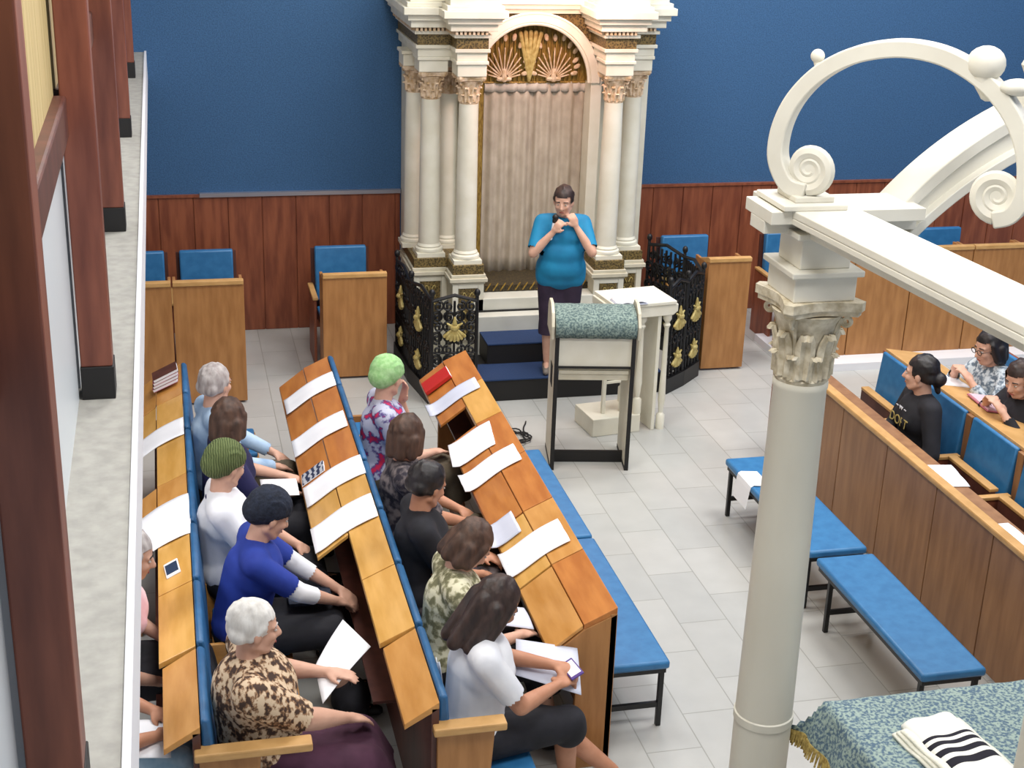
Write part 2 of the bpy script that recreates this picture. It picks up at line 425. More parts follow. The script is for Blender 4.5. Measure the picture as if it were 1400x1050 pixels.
# ---------------------------------------------------------------------- ark
def capital(mb, c, r, h, n=8):
    """corinthian capital: bell + two rows of leaves + corner volutes + abacus"""
    cx,cy,cz = c
    mb.lathe([(r,0),(r*1.04,h*.04),(r*.92,h*.08),(r*.95,h*.4),(r*1.15,h*.7),(r*1.35,h*.82)], c, 20)
    for row,(zb,zt,k0) in enumerate([(.05,.42,0),(.08,.72,.5)]):
        for k in range(n):
            a = 2*pi*(k+k0)/n; ca,sa = cos(a),sin(a)
            def leaf(u,v,ca=ca,sa=sa,zb=zb,zt=zt,row=row):
                w = (r*.36)*(1-.25*abs(2*v-1)**2)*(1 if v < .8 else .7)
                out = r*(1.02+.06*row)+r*.34*max(0,v-.45)**1.5*2.2-r*.06*cos(4*pi*(u-.5))
                z = zb*h+(zt-zb)*h*(v if v < .85 else .85-(v-.85)*.7)
                t = (u-.5)*w*2
                return V((cx+ca*out-sa*t, cy+sa*out+ca*t, cz+z))
            mb.grid(leaf, 4, 6, thick=(ca*r*.08, sa*r*.08, 0))
    for k in range(4):
        a = pi/4+k*pi/2; ca,sa = cos(a),sin(a); pts = []; rs = []
        for i in range(22):
            t = i/21*2.6*pi; q = r*.22*(1-.75*i/21)
            pts.append(V((cx+ca*(r*1.5+q*cos(t+pi*.9)), cy+sa*(r*1.5+q*cos(t+pi*.9)), cz+h*.76+q*sin(t+pi*.9)*1.0))); rs.append(r*.10*(1-.4*i/21))
        mb.tube(pts, rs, 6)
        mb.tube([V((cx+ca*r*.95,cy+sa*r*.95,cz+h*.35)),V((cx+ca*r*1.1,cy+sa*r*1.1,cz+h*.6)),pts[0]], [r*.09,r*.1,r*.1], 6)
    # abacus with concave sides
    R = r*1.95; poly = []
    for k in range(4):
        a = pi/4+k*pi/2; b = a+pi/2
        p0 = V((cos(a+.09),sin(a+.09)))*R; p1 = V((cos(b-.09),sin(b-.09)))*R
        for i in range(7):
            t = i/6; p = p0.lerp(p1,t); p *= 1-.20*4*t*(1-t)
            poly.append((cx+p.x, cy+p.y))
    mb.prism(poly, cz+h*.84, cz+h*.9, 'z')
    mb.prism([(cx+(p[0]-cx)*1.06, cy+(p[1]-cy)*1.06) for p in poly], cz+h*.9, cz+h, 'z')
    return mb

AX = 3.2
ark = empty('torah_ark', 'tall cream ark with paired columns, gilt arch and ornate black pedestals against the back wall', 'ark', (AX,YB,0))
def A(x0,x1,y0,y1,z0,z1): return (x0-AX,x1-AX,y0-YB,y1-YB,z0,z1)
cols = [(2.50,12.02),(2.22,12.28),(2.43,12.55),(2.14,12.62),(3.79,12.02),(4.05,12.30),(4.09,12.62)]
for (x,y) in cols:
    lx,ly = x-AX,y-YB
    c = obj('column', MB().lathe([(.094,1.06),(.093,1.3),(.089,1.9),(.081,2.34)], (lx,ly,0), 24), 'cream_plaster', ark, smooth=1)
    obj('column_base', MB().box(lx-.125,lx+.125,ly-.125,ly+.125,.95,.985).lathe([(.122,.985),(.127,1.0),(.122,1.018),(.104,1.028),(.108,1.04),(.095,1.06)], (lx,ly,0), 24), 'cream_plaster', c, smooth=1)
    mb = MB(); capital(mb, (lx,ly,2.34), .080, .24)
    obj('capital', mb, 'capital_gilt_plaster', c, smooth=1)
    obj('impost', MB().box(lx-.125,lx+.125,ly-.125,ly+.125,2.58,2.68).box(lx-.14,lx+.14,ly-.14,ly+.14,2.68,2.71), 'cream_plaster', c, bevel=.006)
# pedestals
for (x0,x1,yf) in [(2.36,2.64,11.88),(2.06,2.36,12.14),(3.65,3.93,11.88),(3.93,4.19,12.16)]:
    p = obj('pedestal', MB().box(*A(x0,x1,yf,12.8,.0,.78)), 'cream_dark', ark)
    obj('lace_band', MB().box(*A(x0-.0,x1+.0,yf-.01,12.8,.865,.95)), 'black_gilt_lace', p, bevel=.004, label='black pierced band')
    obj('cornice', MB().box(*A(x0-.03,x1+.03,yf-.04,12.82,.80,.835)).box(*A(x0-.015,x1+.015,yf-.025,12.8,.835,.865)).box(*A(x0-.012,x1+.012,yf-.02,12.8,.78,.80)), 'cream_dark', p, bevel=.004)
    obj('ornate_panel', MB().box(*A(x0+.06,x1-.06,yf-.012,yf+.01,.30,.74)), 'black_gilt_lace', p, label='pierced black and gilt panel')
    obj('frame_moulding', MB().box(*A(x0+.0,x0+.05,yf-.02,yf,.0,.78)).box(*A(x1-.05,x1,yf-.02,yf,.0,.78)).box(*A(x0+.05,x1-.05,yf-.018,yf,.26,.30)).box(*A(x0+.05,x1-.05,yf-.018,yf,.74,.78)), 'cream_plaster', p, bevel=.003)
    mb = MB()
    for k in range(5):
        for s_ in (-1,1):
            cx = (x0+x1)/2+s_*.028
            mb.tube([V((cx-AX+s_*.016*cos(t*.7), yf-YB-.02, .34+k*.085+.022*sin(t))) for t in [i*.5 for i in range(10)]], .005, 5)
    obj('filigree', mb, 'gilt', p, smooth=1)
# ark body: side walls, back, entablature
bw = MB().box(*A(2.11,2.70,12.62,YB-.002,.0,2.75)).box(*A(3.74,4.30,12.62,YB-.002,0,2.75))
bw.box(*A(2.56,2.66,12.35,12.7,.0,2.48)).box(*A(3.66,3.76,12.3,12.7,.0,2.48))
obj('carcass', bw, 'cream_plaster', ark, bevel=.004)
obj('niche_back', MB().box(*A(2.66,3.75,12.95,YB-.002,.5,3.05)), 'old_gilt', ark)
obj('jamb', MB().box(*A(2.66,2.735,12.5,12.94,.6,2.45)), 'old_gilt', ark, label='gilt strip left of the curtain')
# arch moulding
def arc_pts(cx, cz, r, y, n=28, a0=pi, a1=0):
    return [V((cx-AX+r*cos(a0+(a1-a0)*i/n), y-YB, cz+r*sin(a0+(a1-a0)*i/n))) for i in range(n+1)]
mb = MB(); mb.tube(arc_pts(3.13,2.46,.555,12.33), 1, sq=(.10,.06)); mb.tube(arc_pts(3.13,2.46,.51,12.30), .018, 8); mb.tube(arc_pts(3.13,2.46,.595,12.29), .014, 8)
obj('arch_moulding', mb, 'cream_plaster', ark, smooth=1)
obj('soffit', MB().tube(arc_pts(3.13,2.46,.53,12.6), 1, sq=(.5,.02)), 'old_gilt', ark, smooth=1)
# spandrels around the arch
sp = MB()
for s_ in (-1,1):
    poly = [(s_*.58*cos(t)+3.13-AX, 2.46+.58*sin(t)) for t in [i*pi/2/14 for i in range(15)]]+[(3.13-AX,3.1),(3.13-AX+s_*.62,3.1),(3.13-AX+s_*.62,2.44)]
    sp.prism(poly if s_ > 0 else poly[::-1], 12.36-YB, 12.42-YB, 'y')
obj('spandrel', sp, 'black_gilt_lace', ark)
# tympanum relief
ty = MB(); 
ty.prism([(3.13-AX+.53*cos(t), 2.44+.53*sin(t)) for t in [i*pi/24 for i in range(25)]], 12.5-YB, 12.53-YB, 'y')
for k in range(-12,13):
    x = k*.042; hh = math.sqrt(max(0,.51**2-x*x))
    if hh > .08: ty.cap((3.13-AX+x,12.49-YB,2.45),(3.13-AX+x,12.49-YB,2.44+hh),.012,.010,8,2)
obj('tympanum', ty, 'old_gilt', ark, smooth=1, label='gilt fluted half round panel')
for s_ in (-1,1):
    mb = MB(); c0 = V((3.13-AX+s_*.225, 12.455-YB, 2.47))
    for k in range(13):
        a = rad(-75+150*k/12); d = V((sin(a),-.03,cos(a)))
        ln = .27+.09*cos(a*2)+.02*(k%2)
        mb.cap(c0+d*.05, c0+d*ln*.75, .008, .006, 6, 2)
        mb.ell(c0+d*ln, (.020,.012,.034), Matrix.Rotation(a,3,'Y'), 8)
    mb.cap(c0-V((.05,0,.0)), c0+V((.05,0,0)), .02, .02, 8, 2); mb.cap(c0, c0+V((0,0,.08)), .03,.015,8,2)
    obj('relief_tree', mb, 'capital_gilt_plaster', ark, smooth=1, label='pale relief of a leafy spray')
mb = MB()
for k in range(5):
    a = rad(-14+7*k); mb.cap((3.13-AX,12.45-YB,2.46),(3.13-AX+.38*sin(a),12.44-YB,2.46+.42*cos(a)),.014,.02,8,2)
obj('relief_sheaf', mb, 'gilt', ark, smooth=1)
# entablature with breakfronts
def entab(x0,x1,yf):
    mb = MB()
    for (z0,z1,o) in [(2.71,2.78,.0),(2.78,2.81,.02),(2.90,2.93,.03),(2.96,3.02,.07),(3.02,3.07,.10),(3.07,3.13,.14),(3.13,3.17,.11),(3.17,3.5,.08)]:
        mb.box(*A(x0-o,x1+o,yf-o,YB-.005,z0,z1))
    return mb
def frieze(x0,x1,yf):
    mb = MB().box(*A(x0-.005,x1+.005,yf-.005,YB-.005,2.81,2.90)); 
    n = int((x1-x0+.06)/.036)
    d = MB()
    for k in range(n): d.box(*A(x0-.03+k*.036+.006,x0-.03+k*.036+.026,yf-.055,yf,2.93,2.96))
    m_ = int((YB-yf)/.036)
    for k in range(m_): d.box(*A(x0-.055,x0,yf+k*.036,yf+k*.036+.02,2.93,2.96))
    return mb,d
ctr = MB()
for (z0,z1,o) in [(3.05,3.09,.03),(3.09,3.13,.06),(3.13,3.5,.08)]: ctr.box(*A(2.6,3.7,12.34-o,YB-.005,z0,z1))
obj('entablature', ctr, 'cream_plaster', ark, bevel=.004)
for (x0,x1,yf) in [(2.37,2.63,11.90),(2.08,2.60,12.14),(3.66,3.92,11.90),(3.7,4.18,12.16)]:
    obj('entablature', entab(x0,x1,yf), 'cream_plaster', ark, bevel=.004)
    f_,d_ = frieze(x0,x1,yf)
    fo = obj('frieze', f_, 'black_gilt_lace', ark); obj('dentils', d_, 'capital_gilt_plaster', fo)
# marble and gilt sill under the curtain
mb = MB().box(*A(2.55,3.78,11.72,12.9,0,.52)).box(*A(2.55,3.78,11.86,12.9,.52,.64))
obj('sill', mb, 'white_marble', ark, bevel=.006, label='pale marble sill')
obj('sill_seam', MB().box(*A(2.55,3.78,11.845,11.87,.50,.535)), 'black_iron', ark)
obj('gilt_sill_band', MB().box(*A(2.64,3.72,12.05,12.6,.62,.70)), 'black_gilt_dark', ark)
mb = MB()
for k in range(16): mb.cap((2.70-AX+k*.068,12.04-YB,.66),(2.70-AX+k*.068+.04,12.04-YB,.72),.007,.007,6,2)
obj('filigree', mb, 'old_gilt', ark, smooth=1)
# curtain
def curt(u,v):
    x = 2.74+(3.66-2.74)*u; z = .66+(2.44-.66)*v
    f = .018*sin(u*2*pi*9)+.010*sin(u*2*pi*4.3+1)
    if abs(u-.5) < .012: f += .03
    return V((x-3.25, f*(1-.25*v), z-.70))
cu = empty('ark_curtain', 'greige pleated curtain hanging inside the gilt arch behind the speaker', 'curtain', (3.25,12.50,.70))
obj('cloth', MB().grid(curt,120,10,thick=(0,-.006,0)), 'greige_brocade', cu, smooth='all')
obj('header', MB().grid(lambda u,v: V((2.74+.92*u-3.25, -.016+.008*sin(u*60), 1.66+.075*v-.01*abs(sin(u*30)))),90,2,thick=(0,-.006,0)), mat('curtain_header',(196,188,176),.7), cu, smooth='all')
obj('rod', MB().cap((-.52,-.01,1.735),(.42,-.01,1.735),.009,.009,8,2), 'old_gilt', cu)

# steps with carpet
st = empty('ark_steps', 'navy carpeted steps with black risers leading up to the ark', 'steps', (3.24,11.35,0))
obj('riser', MB().box(-.78,.80,-.33,.33,0,.185).box(-.66,.60,.04,.36,.185,.37), 'black_rubber', st, bevel=.004)
obj('carpet', MB().box(-.78,.80,-.34,.05,.185,.2).box(-.66,.60,.03,.37,.37,.385), 'navy_carpet', st, bevel=.004)

# ---------------------------------------------------------- iron railings
def spiral(c, r, t0, turns, sx, u, n=26):
    c = V(c); out = []
    for i in range(n):
        k = i/(n-1); a = t0+turns*2*pi*k; q = r*(1-.82*k)
        out.append(c+V(u)*(sx*q*cos(a))+V((0,0,q*sin(a))))
    return out
def railing(pts, hgt, label, loc):
    e = empty('iron_railing', label, 'railing', loc)
    P = [V((x-loc[0],y-loc[1],0)) for x,y in pts]
    for i,p in enumerate(P):
        po = obj('post', MB().cap(p+V((0,0,.0)),p+V((0,0,hgt+.04)),.018,.015,8,2).ell(p+V((0,0,hgt+.07)),(.026,.026,.034),n=10), 'black_iron', e, smooth=1)
    for a,b in zip(P,P[1:]):
        d = b-a; L = d.length; u = d/L; nrm = V((-u.y,u.x,0))
        obj('top_rail', MB().tube([a+V((0,0,hgt)),a+d*.5+V((0,0,hgt+.05)),b+V((0,0,hgt))],.016,8), 'black_iron', e, smooth=1)
        obj('middle_rail', MB().tube([a+V((0,0,.45)),b+V((0,0,.45))],.011,6), 'black_iron', e, smooth=1)
        obj('kerb', MB().box(0,L,-.03,.03,0,.14, Matrix.Translation(a) @ Matrix.Rotation(math.atan2(u.y,u.x),4,'Z')), 'black_iron', e)
        nb = max(3,int(L/.055)); mb = MB()
        for k in range(1,nb):
            q = a+d*k/nb; mb.tube([q+V((0,0,.1)),q+V((0,0,hgt))],.011,6)
            mb.ell(q+V((0,0,.3)),(.014,.014,.022),n=8)
        obj('bars', mb, 'black_iron', e, smooth=1)
        mb = MB()
        for zc in (.2,.38,.58,.76):
            for k in range(max(1,int(L/.15))):
                c = a+d*((k+.5)/max(1,int(L/.15)))
                for sx in (-1,1):
                    mb.tube(spiral(c+u*sx*.045+nrm*.012+V((0,0,zc)),.055,-pi/2,1.6,sx,u),.012,6)
                    mb.tube(spiral(c+u*sx*.04-nrm*.012+V((0,0,zc+.1)),.045,pi/2,1.4,sx,u),.010,6)
        obj('scrollwork', mb, 'black_iron', e, smooth=1)
        for zc,s_ in ((.68,1.1),(.32,.9)):
            c = a+d*.5-nrm*.03+V((0,0,zc)); g = MB()
            for k in range(7):
                an = rad(-48+16*k); dd = u*sin(an)-V((0,0,cos(an)))
                tip = c+dd*(.10*s_)
                g.cap(c,tip,.010,.016,8,2)
            g.ell(c+V((0,0,.0)),(.04,.03,.03),n=10); g.cap(c+V((0,0,.02)),c+V((0,0,.08*s_)),.024,.008,8,2)
            for sx in (-1,1): g.cap(c+u*sx*.02+V((0,0,.01)), c+u*sx*.06+V((0,0,.035)),.012,.008,8,2)
            obj('gilt_fan', g, 'gilt', e, smooth=1, label='gilt shell ornament')
    return e
railing([(1.93,12.25),(1.95,11.6),(2.03,11.05),(2.40,11.02)],.90,'black scrolled iron railing with gilt shells, left of the ark steps',(2.05,11.3,0))
railing([(4.06,10.98),(4.28,11.16),(4.50,11.38),(4.51,11.9),(4.32,12.35)],.95,'black scrolled iron railing with gilt shells, right of the ark steps',(4.3,11.4,0))

# ---------------------------------------------------------------- lectern
RL = rad(-10)
le = empty('lectern', 'open cream lectern edged in black with a blue-green speckled cloth over its sloping top', 'lectern', (2.98,9.56,0), RL); le.scale = (1.06,1.06,1.04)
mb = MB().prism([(-.02,0),(.40,0),(.40,1.0),(.27,1.17),(.04,1.13),(-.02,1.02)], -.28,-.255,'x')
obj('side_panel', mb, 'cream_plaster', le, bevel=.003)
mb = MB().prism([(-.02,0),(.40,0),(.40,1.0),(.27,1.17),(.04,1.13),(-.02,1.02)], .255,.28,'x')
obj('side_panel', mb, 'cream_plaster', le, bevel=.003)
for s_ in (-1,1):
    obj('cheek', MB().prism([(-.02,1.0),(-.03,1.10),(.02,1.19),(.12,1.235),(.24,1.23),(.30,1.17),(.31,1.0)], s_*.30-.012, s_*.30+.012,'x'), 'cream_dark', le, bevel=.006)
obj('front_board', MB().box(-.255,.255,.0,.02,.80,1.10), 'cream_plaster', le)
obj('shelf', MB().box(-.245,.245,.0,.38,.74,.765), 'cream_dark', le)
obj('apron', MB().box(-.245,.245,.012,.03,.69,.785), 'cream_dark', le)
obj('edge_strip', MB().box(-.282,-.253,-.028,-.02,0,1.02), 'black_rubber', le, label='black edge strip')
obj('edge_strip', MB().box(.253,.282,-.028,-.02,0,1.02), 'black_rubber', le, label='black edge strip')
obj('edge_strip', MB().box(-.255,.255,-.012,.0,.785,.80), 'black_rubber', le, label='black edge strip')
obj('kick_board', MB().box(-.255,.255,.12,.14,0,.09).box(-.282,-.253,-.02,.40,0,.03).box(.253,.282,-.02,.40,0,.03), 'black_rubber', le, label='black kick board')
obj('side_slot', MB().box(-.284,-.28,.10,.22,.60,.76), 'black_rubber', le)
cl = obj('lectern_cloth', None or MB().grid(lambda u,v: (lambda s: V((-.283+.566*u, -.03+s[0]+.004*sin(u*40), s[1])))(
    [(0,1.03),(-.014,1.07),(-.006,1.12),(.03,1.155),(.08,1.18),(.15,1.195),(.22,1.20),(.27,1.19),(.30,1.15),(.305,1.06)][min(9,int(round(v*9)))]),24,9,thick=(0,.0,.012)), mat('speckled_teal_cloth',(78,98,100),.9,(138,156,148),'noise',70,lo=.4,hi=.6,bump=.4), None, smooth='all', loc=(2.98,9.56,0), rotz=RL); cl.scale = (1.06,1.06,1.04)
tag(cl,'speckled blue-green cloth draped over the lectern top','cloth')
# tall side reading stand behind
sd = empty('reading_stand', 'cream reading stand with turned balusters, right behind the cloth-topped lectern', 'stand', (3.58,10.3,0), rad(8))
obj('top', MB().prism([(-.27,.98),(.22,.98),(.26,1.01),(.26,1.07),(-.31,1.07),(-.31,1.01)],-.12,.28).box(-.29,.24,-.13,.29,1.07,1.10), 'cream_plaster', sd, bevel=.006)
obj('side_panel', MB().box(.10,.13,-.10,.26,0,1.02), 'cream_plaster', sd, bevel=.004)
obj('plinth', MB().box(-.42,.0,-.1,.26,0,.15), 'cream_plaster', sd, bevel=.006)
obj('ladder', MB().box(-.3,-.27,.0,.03,.15,1.02).box(-.14,-.11,.0,.03,.15,1.02).box(-.27,-.14,.005,.025,.4,.42).box(-.27,-.14,.005,.025,.7,.72), 'cream_plaster', sd, bevel=.003)
for x,y in ((-.02,-.06),(-.02,.22),(.19,-.08),(.19,.24)):
    b0 = .15 if x < 0 else 0
    obj('baluster', MB().lathe([(.035,b0),(.035,b0+.12),(.018,b0+.14),(.03,b0+.26),(.022,b0+.5),(.017,.86),(.03,.89),(.018,.91),(.035,.94),(.035,1.02)],(x,y,0),14), 'cream_plaster', sd, smooth=1)
bk = empty('open_prayer_book','open white prayer book on top of the cream reading stand','book',(3.44,10.22,1.102),rad(8))
obj('pages', MB().grid(lambda u,v: V(((u-.5)*.24,(v-.5)*.17,.012+.018*abs(sin(2*pi*u))+.0)),20,2,thick=(0,0,.01)), 'paper_white', bk, smooth='all')
obj('cover', MB().box(-.125,.125,-.09,.09,0,.004), 'printed_grey', bk)
# small cable coil near the lectern foot
pts = []
for i in range(90):
    t = i/89*6*pi; r_ = .09+.03*sin(i*.7); pts.append(V((2.55+r_*cos(t)*1.2, 10.22+r_*sin(t)*1.3, .008+.006*(i/30))))
pts += [V((2.55+.1+.015*k, 10.3+.05*k+.02*sin(k), .008)) for k in range(1,6)]
c_ = obj('cable', MB().tube(pts,.006,6), 'black_rubber', smooth='all'); tag(c_,'coil of black cable on the floor at the lectern foot','cable')

# ------------------------------------------------------------------ bima
BX,BY = 2.44,5.02
bi = empty('bima_canopy', 'cream painted bima canopy frame with tall column, beams, arch and scroll', 'canopy', (BX,BY,0))
def bcol(x,y,n):
    c = obj('column', MB().lathe([(.127,.12),(.127,.86),(.132,.865),(.132,.90),(.126,.905),(.118,1.7),(.108,2.44),(.112,2.45),(.112,2.47),(.108,2.48)],(x,y,0),36), 'bima_column_paint', bi, smooth=1)
    obj('plinth', MB().box(x-.17,x+.17,y-.17,y+.17,0,.08).lathe([(.16,.08),(.165,.1),(.15,.12),(.135,.13)],(x,y,0),32), 'bima_paint', c, bevel=.004)
    mb = MB(); capital(mb,(x,y,2.48),.108,.36,8); obj('capital', mb, 'capital_plaster', c, smooth=1)
    mb = MB().box(x-.13,x+.13,y-.13,y+.13,2.84,2.94).box(x-.15,x+.15,y-.15,y+.15,2.94,2.965).box(x-.105,x+.105,y-.105,y+.105,2.965,3.09)
    mb.box(x-.14,x+.14,y-.14,y+.14,3.09,3.115)
    obj('impost_block', mb, 'bima_paint', c, bevel=.005)
bcol(0,0,0); bcol(.24,-1.64,1); bcol(1.84,0,2)
def beam(a,b,w,z0,z1,name='beam'):
    a = V(a); b = V(b); d = b-a; T = Matrix.Translation((a.x,a.y,0)) @ Matrix.Rotation(math.atan2(d.y,d.x),4,'Z')
    mb = MB()
    for (o,za,zb) in ((0,z0+.05,z0+.075),(-.06,z0,z0+.05),(.0,z1-.03,z1),(-.025,z0+.075,z1-.03)):
        mb.box(0,d.length,-w/2-o,w/2+o,za,zb,T)
    return obj(name, mb, 'bima_paint', bi, bevel=.004)
beam((-.05,.24),(.20,-2.6),.27,3.095,3.20)
beam((-.24,.03),(.40,.03),.26,3.095,3.195)
obj('corner_block', MB().box(-.2,.06,-.12,.16,3.20,3.222).box(-.14,.02,-.08,.1,3.222,3.245), 'bima_paint', bi, bevel=.004)
# pointed ogee arch springing from beside the column
def archpts(sgn):
    cx,cz,R = 3.93-BX,2.17,1.5
    out = []
    for i in range(15):
        a = rad(142-i*(142-115)/14)
        x = cx+R*cos(a); z = cz+R*sin(a)
        if sgn < 0: x = 2*(3.30-BX)-x
        out.append(V((x,.10,z)))
    return out
for s_ in (1,-1):
    p = archpts(s_); mb = MB()
    mb.tube([q+V((0,0,0)) for q in p],1,sq=(.20,.05)); 
    mb.tube([q+V((0,-.02,-.07)) for q in p],1,sq=(.13,.10)); mb.tube([q+V((0,-.03,-.13)) for q in p],1,sq=(.2,.04))
    obj('arch_rib', mb, 'bima_paint', bi, smooth=1, bevel=.004)
obj('finial', MB().box(3.35-BX-.06,3.35-BX+.06,.02,.18,3.45,3.62).lathe([(.05,3.62),(.03,3.65),(.06,3.71),(.03,3.77),(.012,3.80)],(3.35-BX,.1,0),16), 'bima_paint', bi, smooth=1)
# C scroll in the diagonal plane
D = V((.726,-.688,0)); A0 = V((2.358-BX,4.988-BY,0))
def sp_pt(s,z): return A0+D*s+V((0,0,z))
main = [(.008,3.262),(-.06,3.275),(-.105,3.33),(-.125,3.40),(-.115,3.50),(-.075,3.60),(-.005,3.69),(.08,3.755),(.18,3.80),(.31,3.825),(.44,3.815),(.55,3.775),(.65,3.71),(.73,3.62),(.78,3.52),(.80,3.42),(.795,3.34),(.765,3.285),(.708,3.262)]
def cat_rom(P,n=6):
    out = []
    for i in range(len(P)-1):
        p0 = P[max(i-1,0)]; p1 = P[i]; p2 = P[i+1]; p3 = P[min(i+2,len(P)-1)]
        for k in range(n):
            t = k/n
            out.append(tuple(.5*((2*p1[j])+(-p0[j]+p2[j])*t+(2*p0[j]-5*p1[j]+4*p2[j]-p3[j])*t*t+(-p0[j]+3*p1[j]-3*p2[j]+p3[j])*t**3) for j in (0,1)))
    out.append(P[-1]); return out
mp_ = cat_rom(main)
sc = obj('scroll', MB().tube([sp_pt(*q) for q in mp_],1,sq=(.085,.062)), 'bima_paint', bi, smooth=1, bevel=.014)
for (cs,sg) in ((.008,1),(.708,-1)):
    mb = MB(); n = 60; pts = []; rs = []
    for i in range(n):
        k = i/(n-1); a = -pi/2+sg*(k*2.15*2*pi); q = .078*(1-.80*k)
        pts.append(sp_pt(cs+q*cos(a), 3.345+q*sin(a))); rs.append((.030*(1-.45*k)))
    mb.tube(pts, rs, 8)
    nd = V((.688,.726,0))
    mb.tube([sp_pt(cs,3.345)-nd*.014, sp_pt(cs,3.345)+nd*.014],.078,24)
    obj('volute', mb, 'bima_paint', sc, smooth=1)
obj('bud', MB().cap(sp_pt(.01,3.70),sp_pt(-.008,3.752),.016,.016,10,3).ell(sp_pt(-.008,3.765),(.026,.026,.026),n=14), 'bima_paint', sc, smooth=1)
obj('boss', MB().ell(sp_pt(.60,3.80),(.068,.068,.062),n=18).cap(sp_pt(.60,3.76),sp_pt(.62,3.70),.05,.03,14,3).ell(sp_pt(.72,3.73),(.07,.05,.03),n=14), 'bima_paint', sc, smooth=1)

# table with cloth
tb = empty('reading_table','reading table under a speckled teal cloth at the bottom right','table',(3.3,4.3,0))
obj('tabletop', MB().box(-.58,.9,-.7,.60,.92,.96), 'golden_oak', tb, bevel=.004)
for x,y in ((-.52,.54),(.84,.54),(-.52,-.64),(.84,-.64)):
    obj('leg', MB().lathe([(.03,0),(.035,.1),(.022,.14),(.038,.4),(.025,.7),(.035,.75),(.035,.92)],(x,y,0),14), 'golden_oak', tb, smooth=1)
def clothf(u,v):
    X0,X1,Y0,Y1 = 2.69,4.22,3.58,4.94
    # parameter extends past the edges for the hanging border
    ex,ey = .20,.20
    x = X0-ex+(X1-X0+2*ex)*u; y = Y0-ey+(Y1-Y0+2*ey)*v
    ox = max(X0-x,0)+max(x-X1,0); oy = max(Y0-y,0)+max(y-Y1,0)
    sx = -1 if x < X0 else 1; sy = -1 if y < Y0 else 1
    px = min(max(x,X0),X1); pyy = min(max(y,Y0),Y1)
    z = .975
    if ox > 0 or oy > 0:
        d = max(ox,oy); z = .975-d*.93-.0
        px += sx*(ox*.32+.012*sin(y*26)*min(1,ox*8)); pyy += sy*(oy*.16+.012*sin(x*26)*min(1,oy*8))
        if ox > 0 and oy > 0: px += sx*.3*min(ox,oy); pyy += sy*.2*min(ox,oy)
    return V((px-3.3,pyy-4.3,z+.002*sin(x*31)*sin(y*27)))
tc = empty('tablecloth','speckled blue-green tablecloth with gilt fringe over the bottom right table','tablecloth',(3.3,4.3,0))
obj('cloth', MB().grid(clothf,60,56,thick=(0,0,.006)), mat('speckled_tablecloth',(78,102,122),.9,(150,168,160),'noise',70,lo=.42,hi=.58,bump=.4), tc, smooth='all')
fr = MB(); nn = 170
for side in range(3):
    for k in range(nn):
        t = k/(nn-1)
        if side == 0: a = clothf(0,t); o_ = V((-1,0,0))
        elif side == 1: a = clothf(t,1); o_ = V((0,1,0))
        else: a = clothf(t,0); o_ = V((0,-1,0))
        b_ = a+V((random.uniform(-.008,.008),random.uniform(-.008,.008),-.055-random.random()*.02))+o_*.012
        fr.tube([a+V((0,0,.005)),b_],[.006,.0045],4)
    
obj('fringe', fr, mat('gilt_fringe',(136,112,52),.7,(196,172,100),'noise',60), tc, label='gilt thread fringe')['kind'] = 'stuff'
# folded prayer shawl
def stripes():
    m = bpy.data.materials.new('striped_wool'); m.use_nodes = True; nt = m.node_tree; N = nt.nodes; L = nt.links
    b = N['Principled BSDF']; b.inputs['Roughness'].default_value = .9
    tc_ = N.new('ShaderNodeTexCoord'); sx = N.new('ShaderNodeSeparateXYZ'); cr = N.new('ShaderNodeValToRGB'); cr.color_ramp.interpolation = 'CONSTANT'
    mr = N.new('ShaderNodeMapRange'); mr.inputs['From Min'].default_value = -.20; mr.inputs['From Max'].default_value = .16
    L.new(tc_.outputs['Object'], sx.inputs[0]); L.new(sx.outputs['Y'], mr.inputs['Value']); L.new(mr.outputs[0], cr.inputs[0]); L.new(cr.outputs[0], b.inputs['Base Color'])
    W = lin((232,232,224)); K = lin((22,20,34)); E = cr.color_ramp.elements
    E[0].position = 0; E[0].color = W; E[1].position = .08; E[1].color = K
    for p,c in ((.2,W),(.28,K),(.37,W),(.44,K),(.51,W),(.57,K),(.62,W)):
        e = E.new(p); e.color = c
    MATS['striped_wool'] = m
stripes()
ta = empty('prayer_shawl','folded white prayer shawl with black stripes lying on the speckled tablecloth','shawl',(3.02,4.50,.985),rad(8))
obj('upper_fold', MB().grid(lambda u,v: V((-.10+.26*u, -.3+.46*v, .052+.006*sin(u*9)-.02*(abs(u-.5)*2)**4)),16,20,thick=(0,0,.018)), 'striped_wool', ta, smooth='all')
for k in range(3):
    obj('under_fold', MB().grid(lambda u,v,k=k: V((-.15+.012*k+.30*u, -.3+.45*v-.01*k, .010+.014*k+.003*sin(v*14+k)-.006*(abs(u-.5)*2)**4)),16,20,thick=(0,0,.011)), mat('white_wool',(226,224,208),.9,(236,235,222),'noise',60,bump=.3), ta, smooth='all')

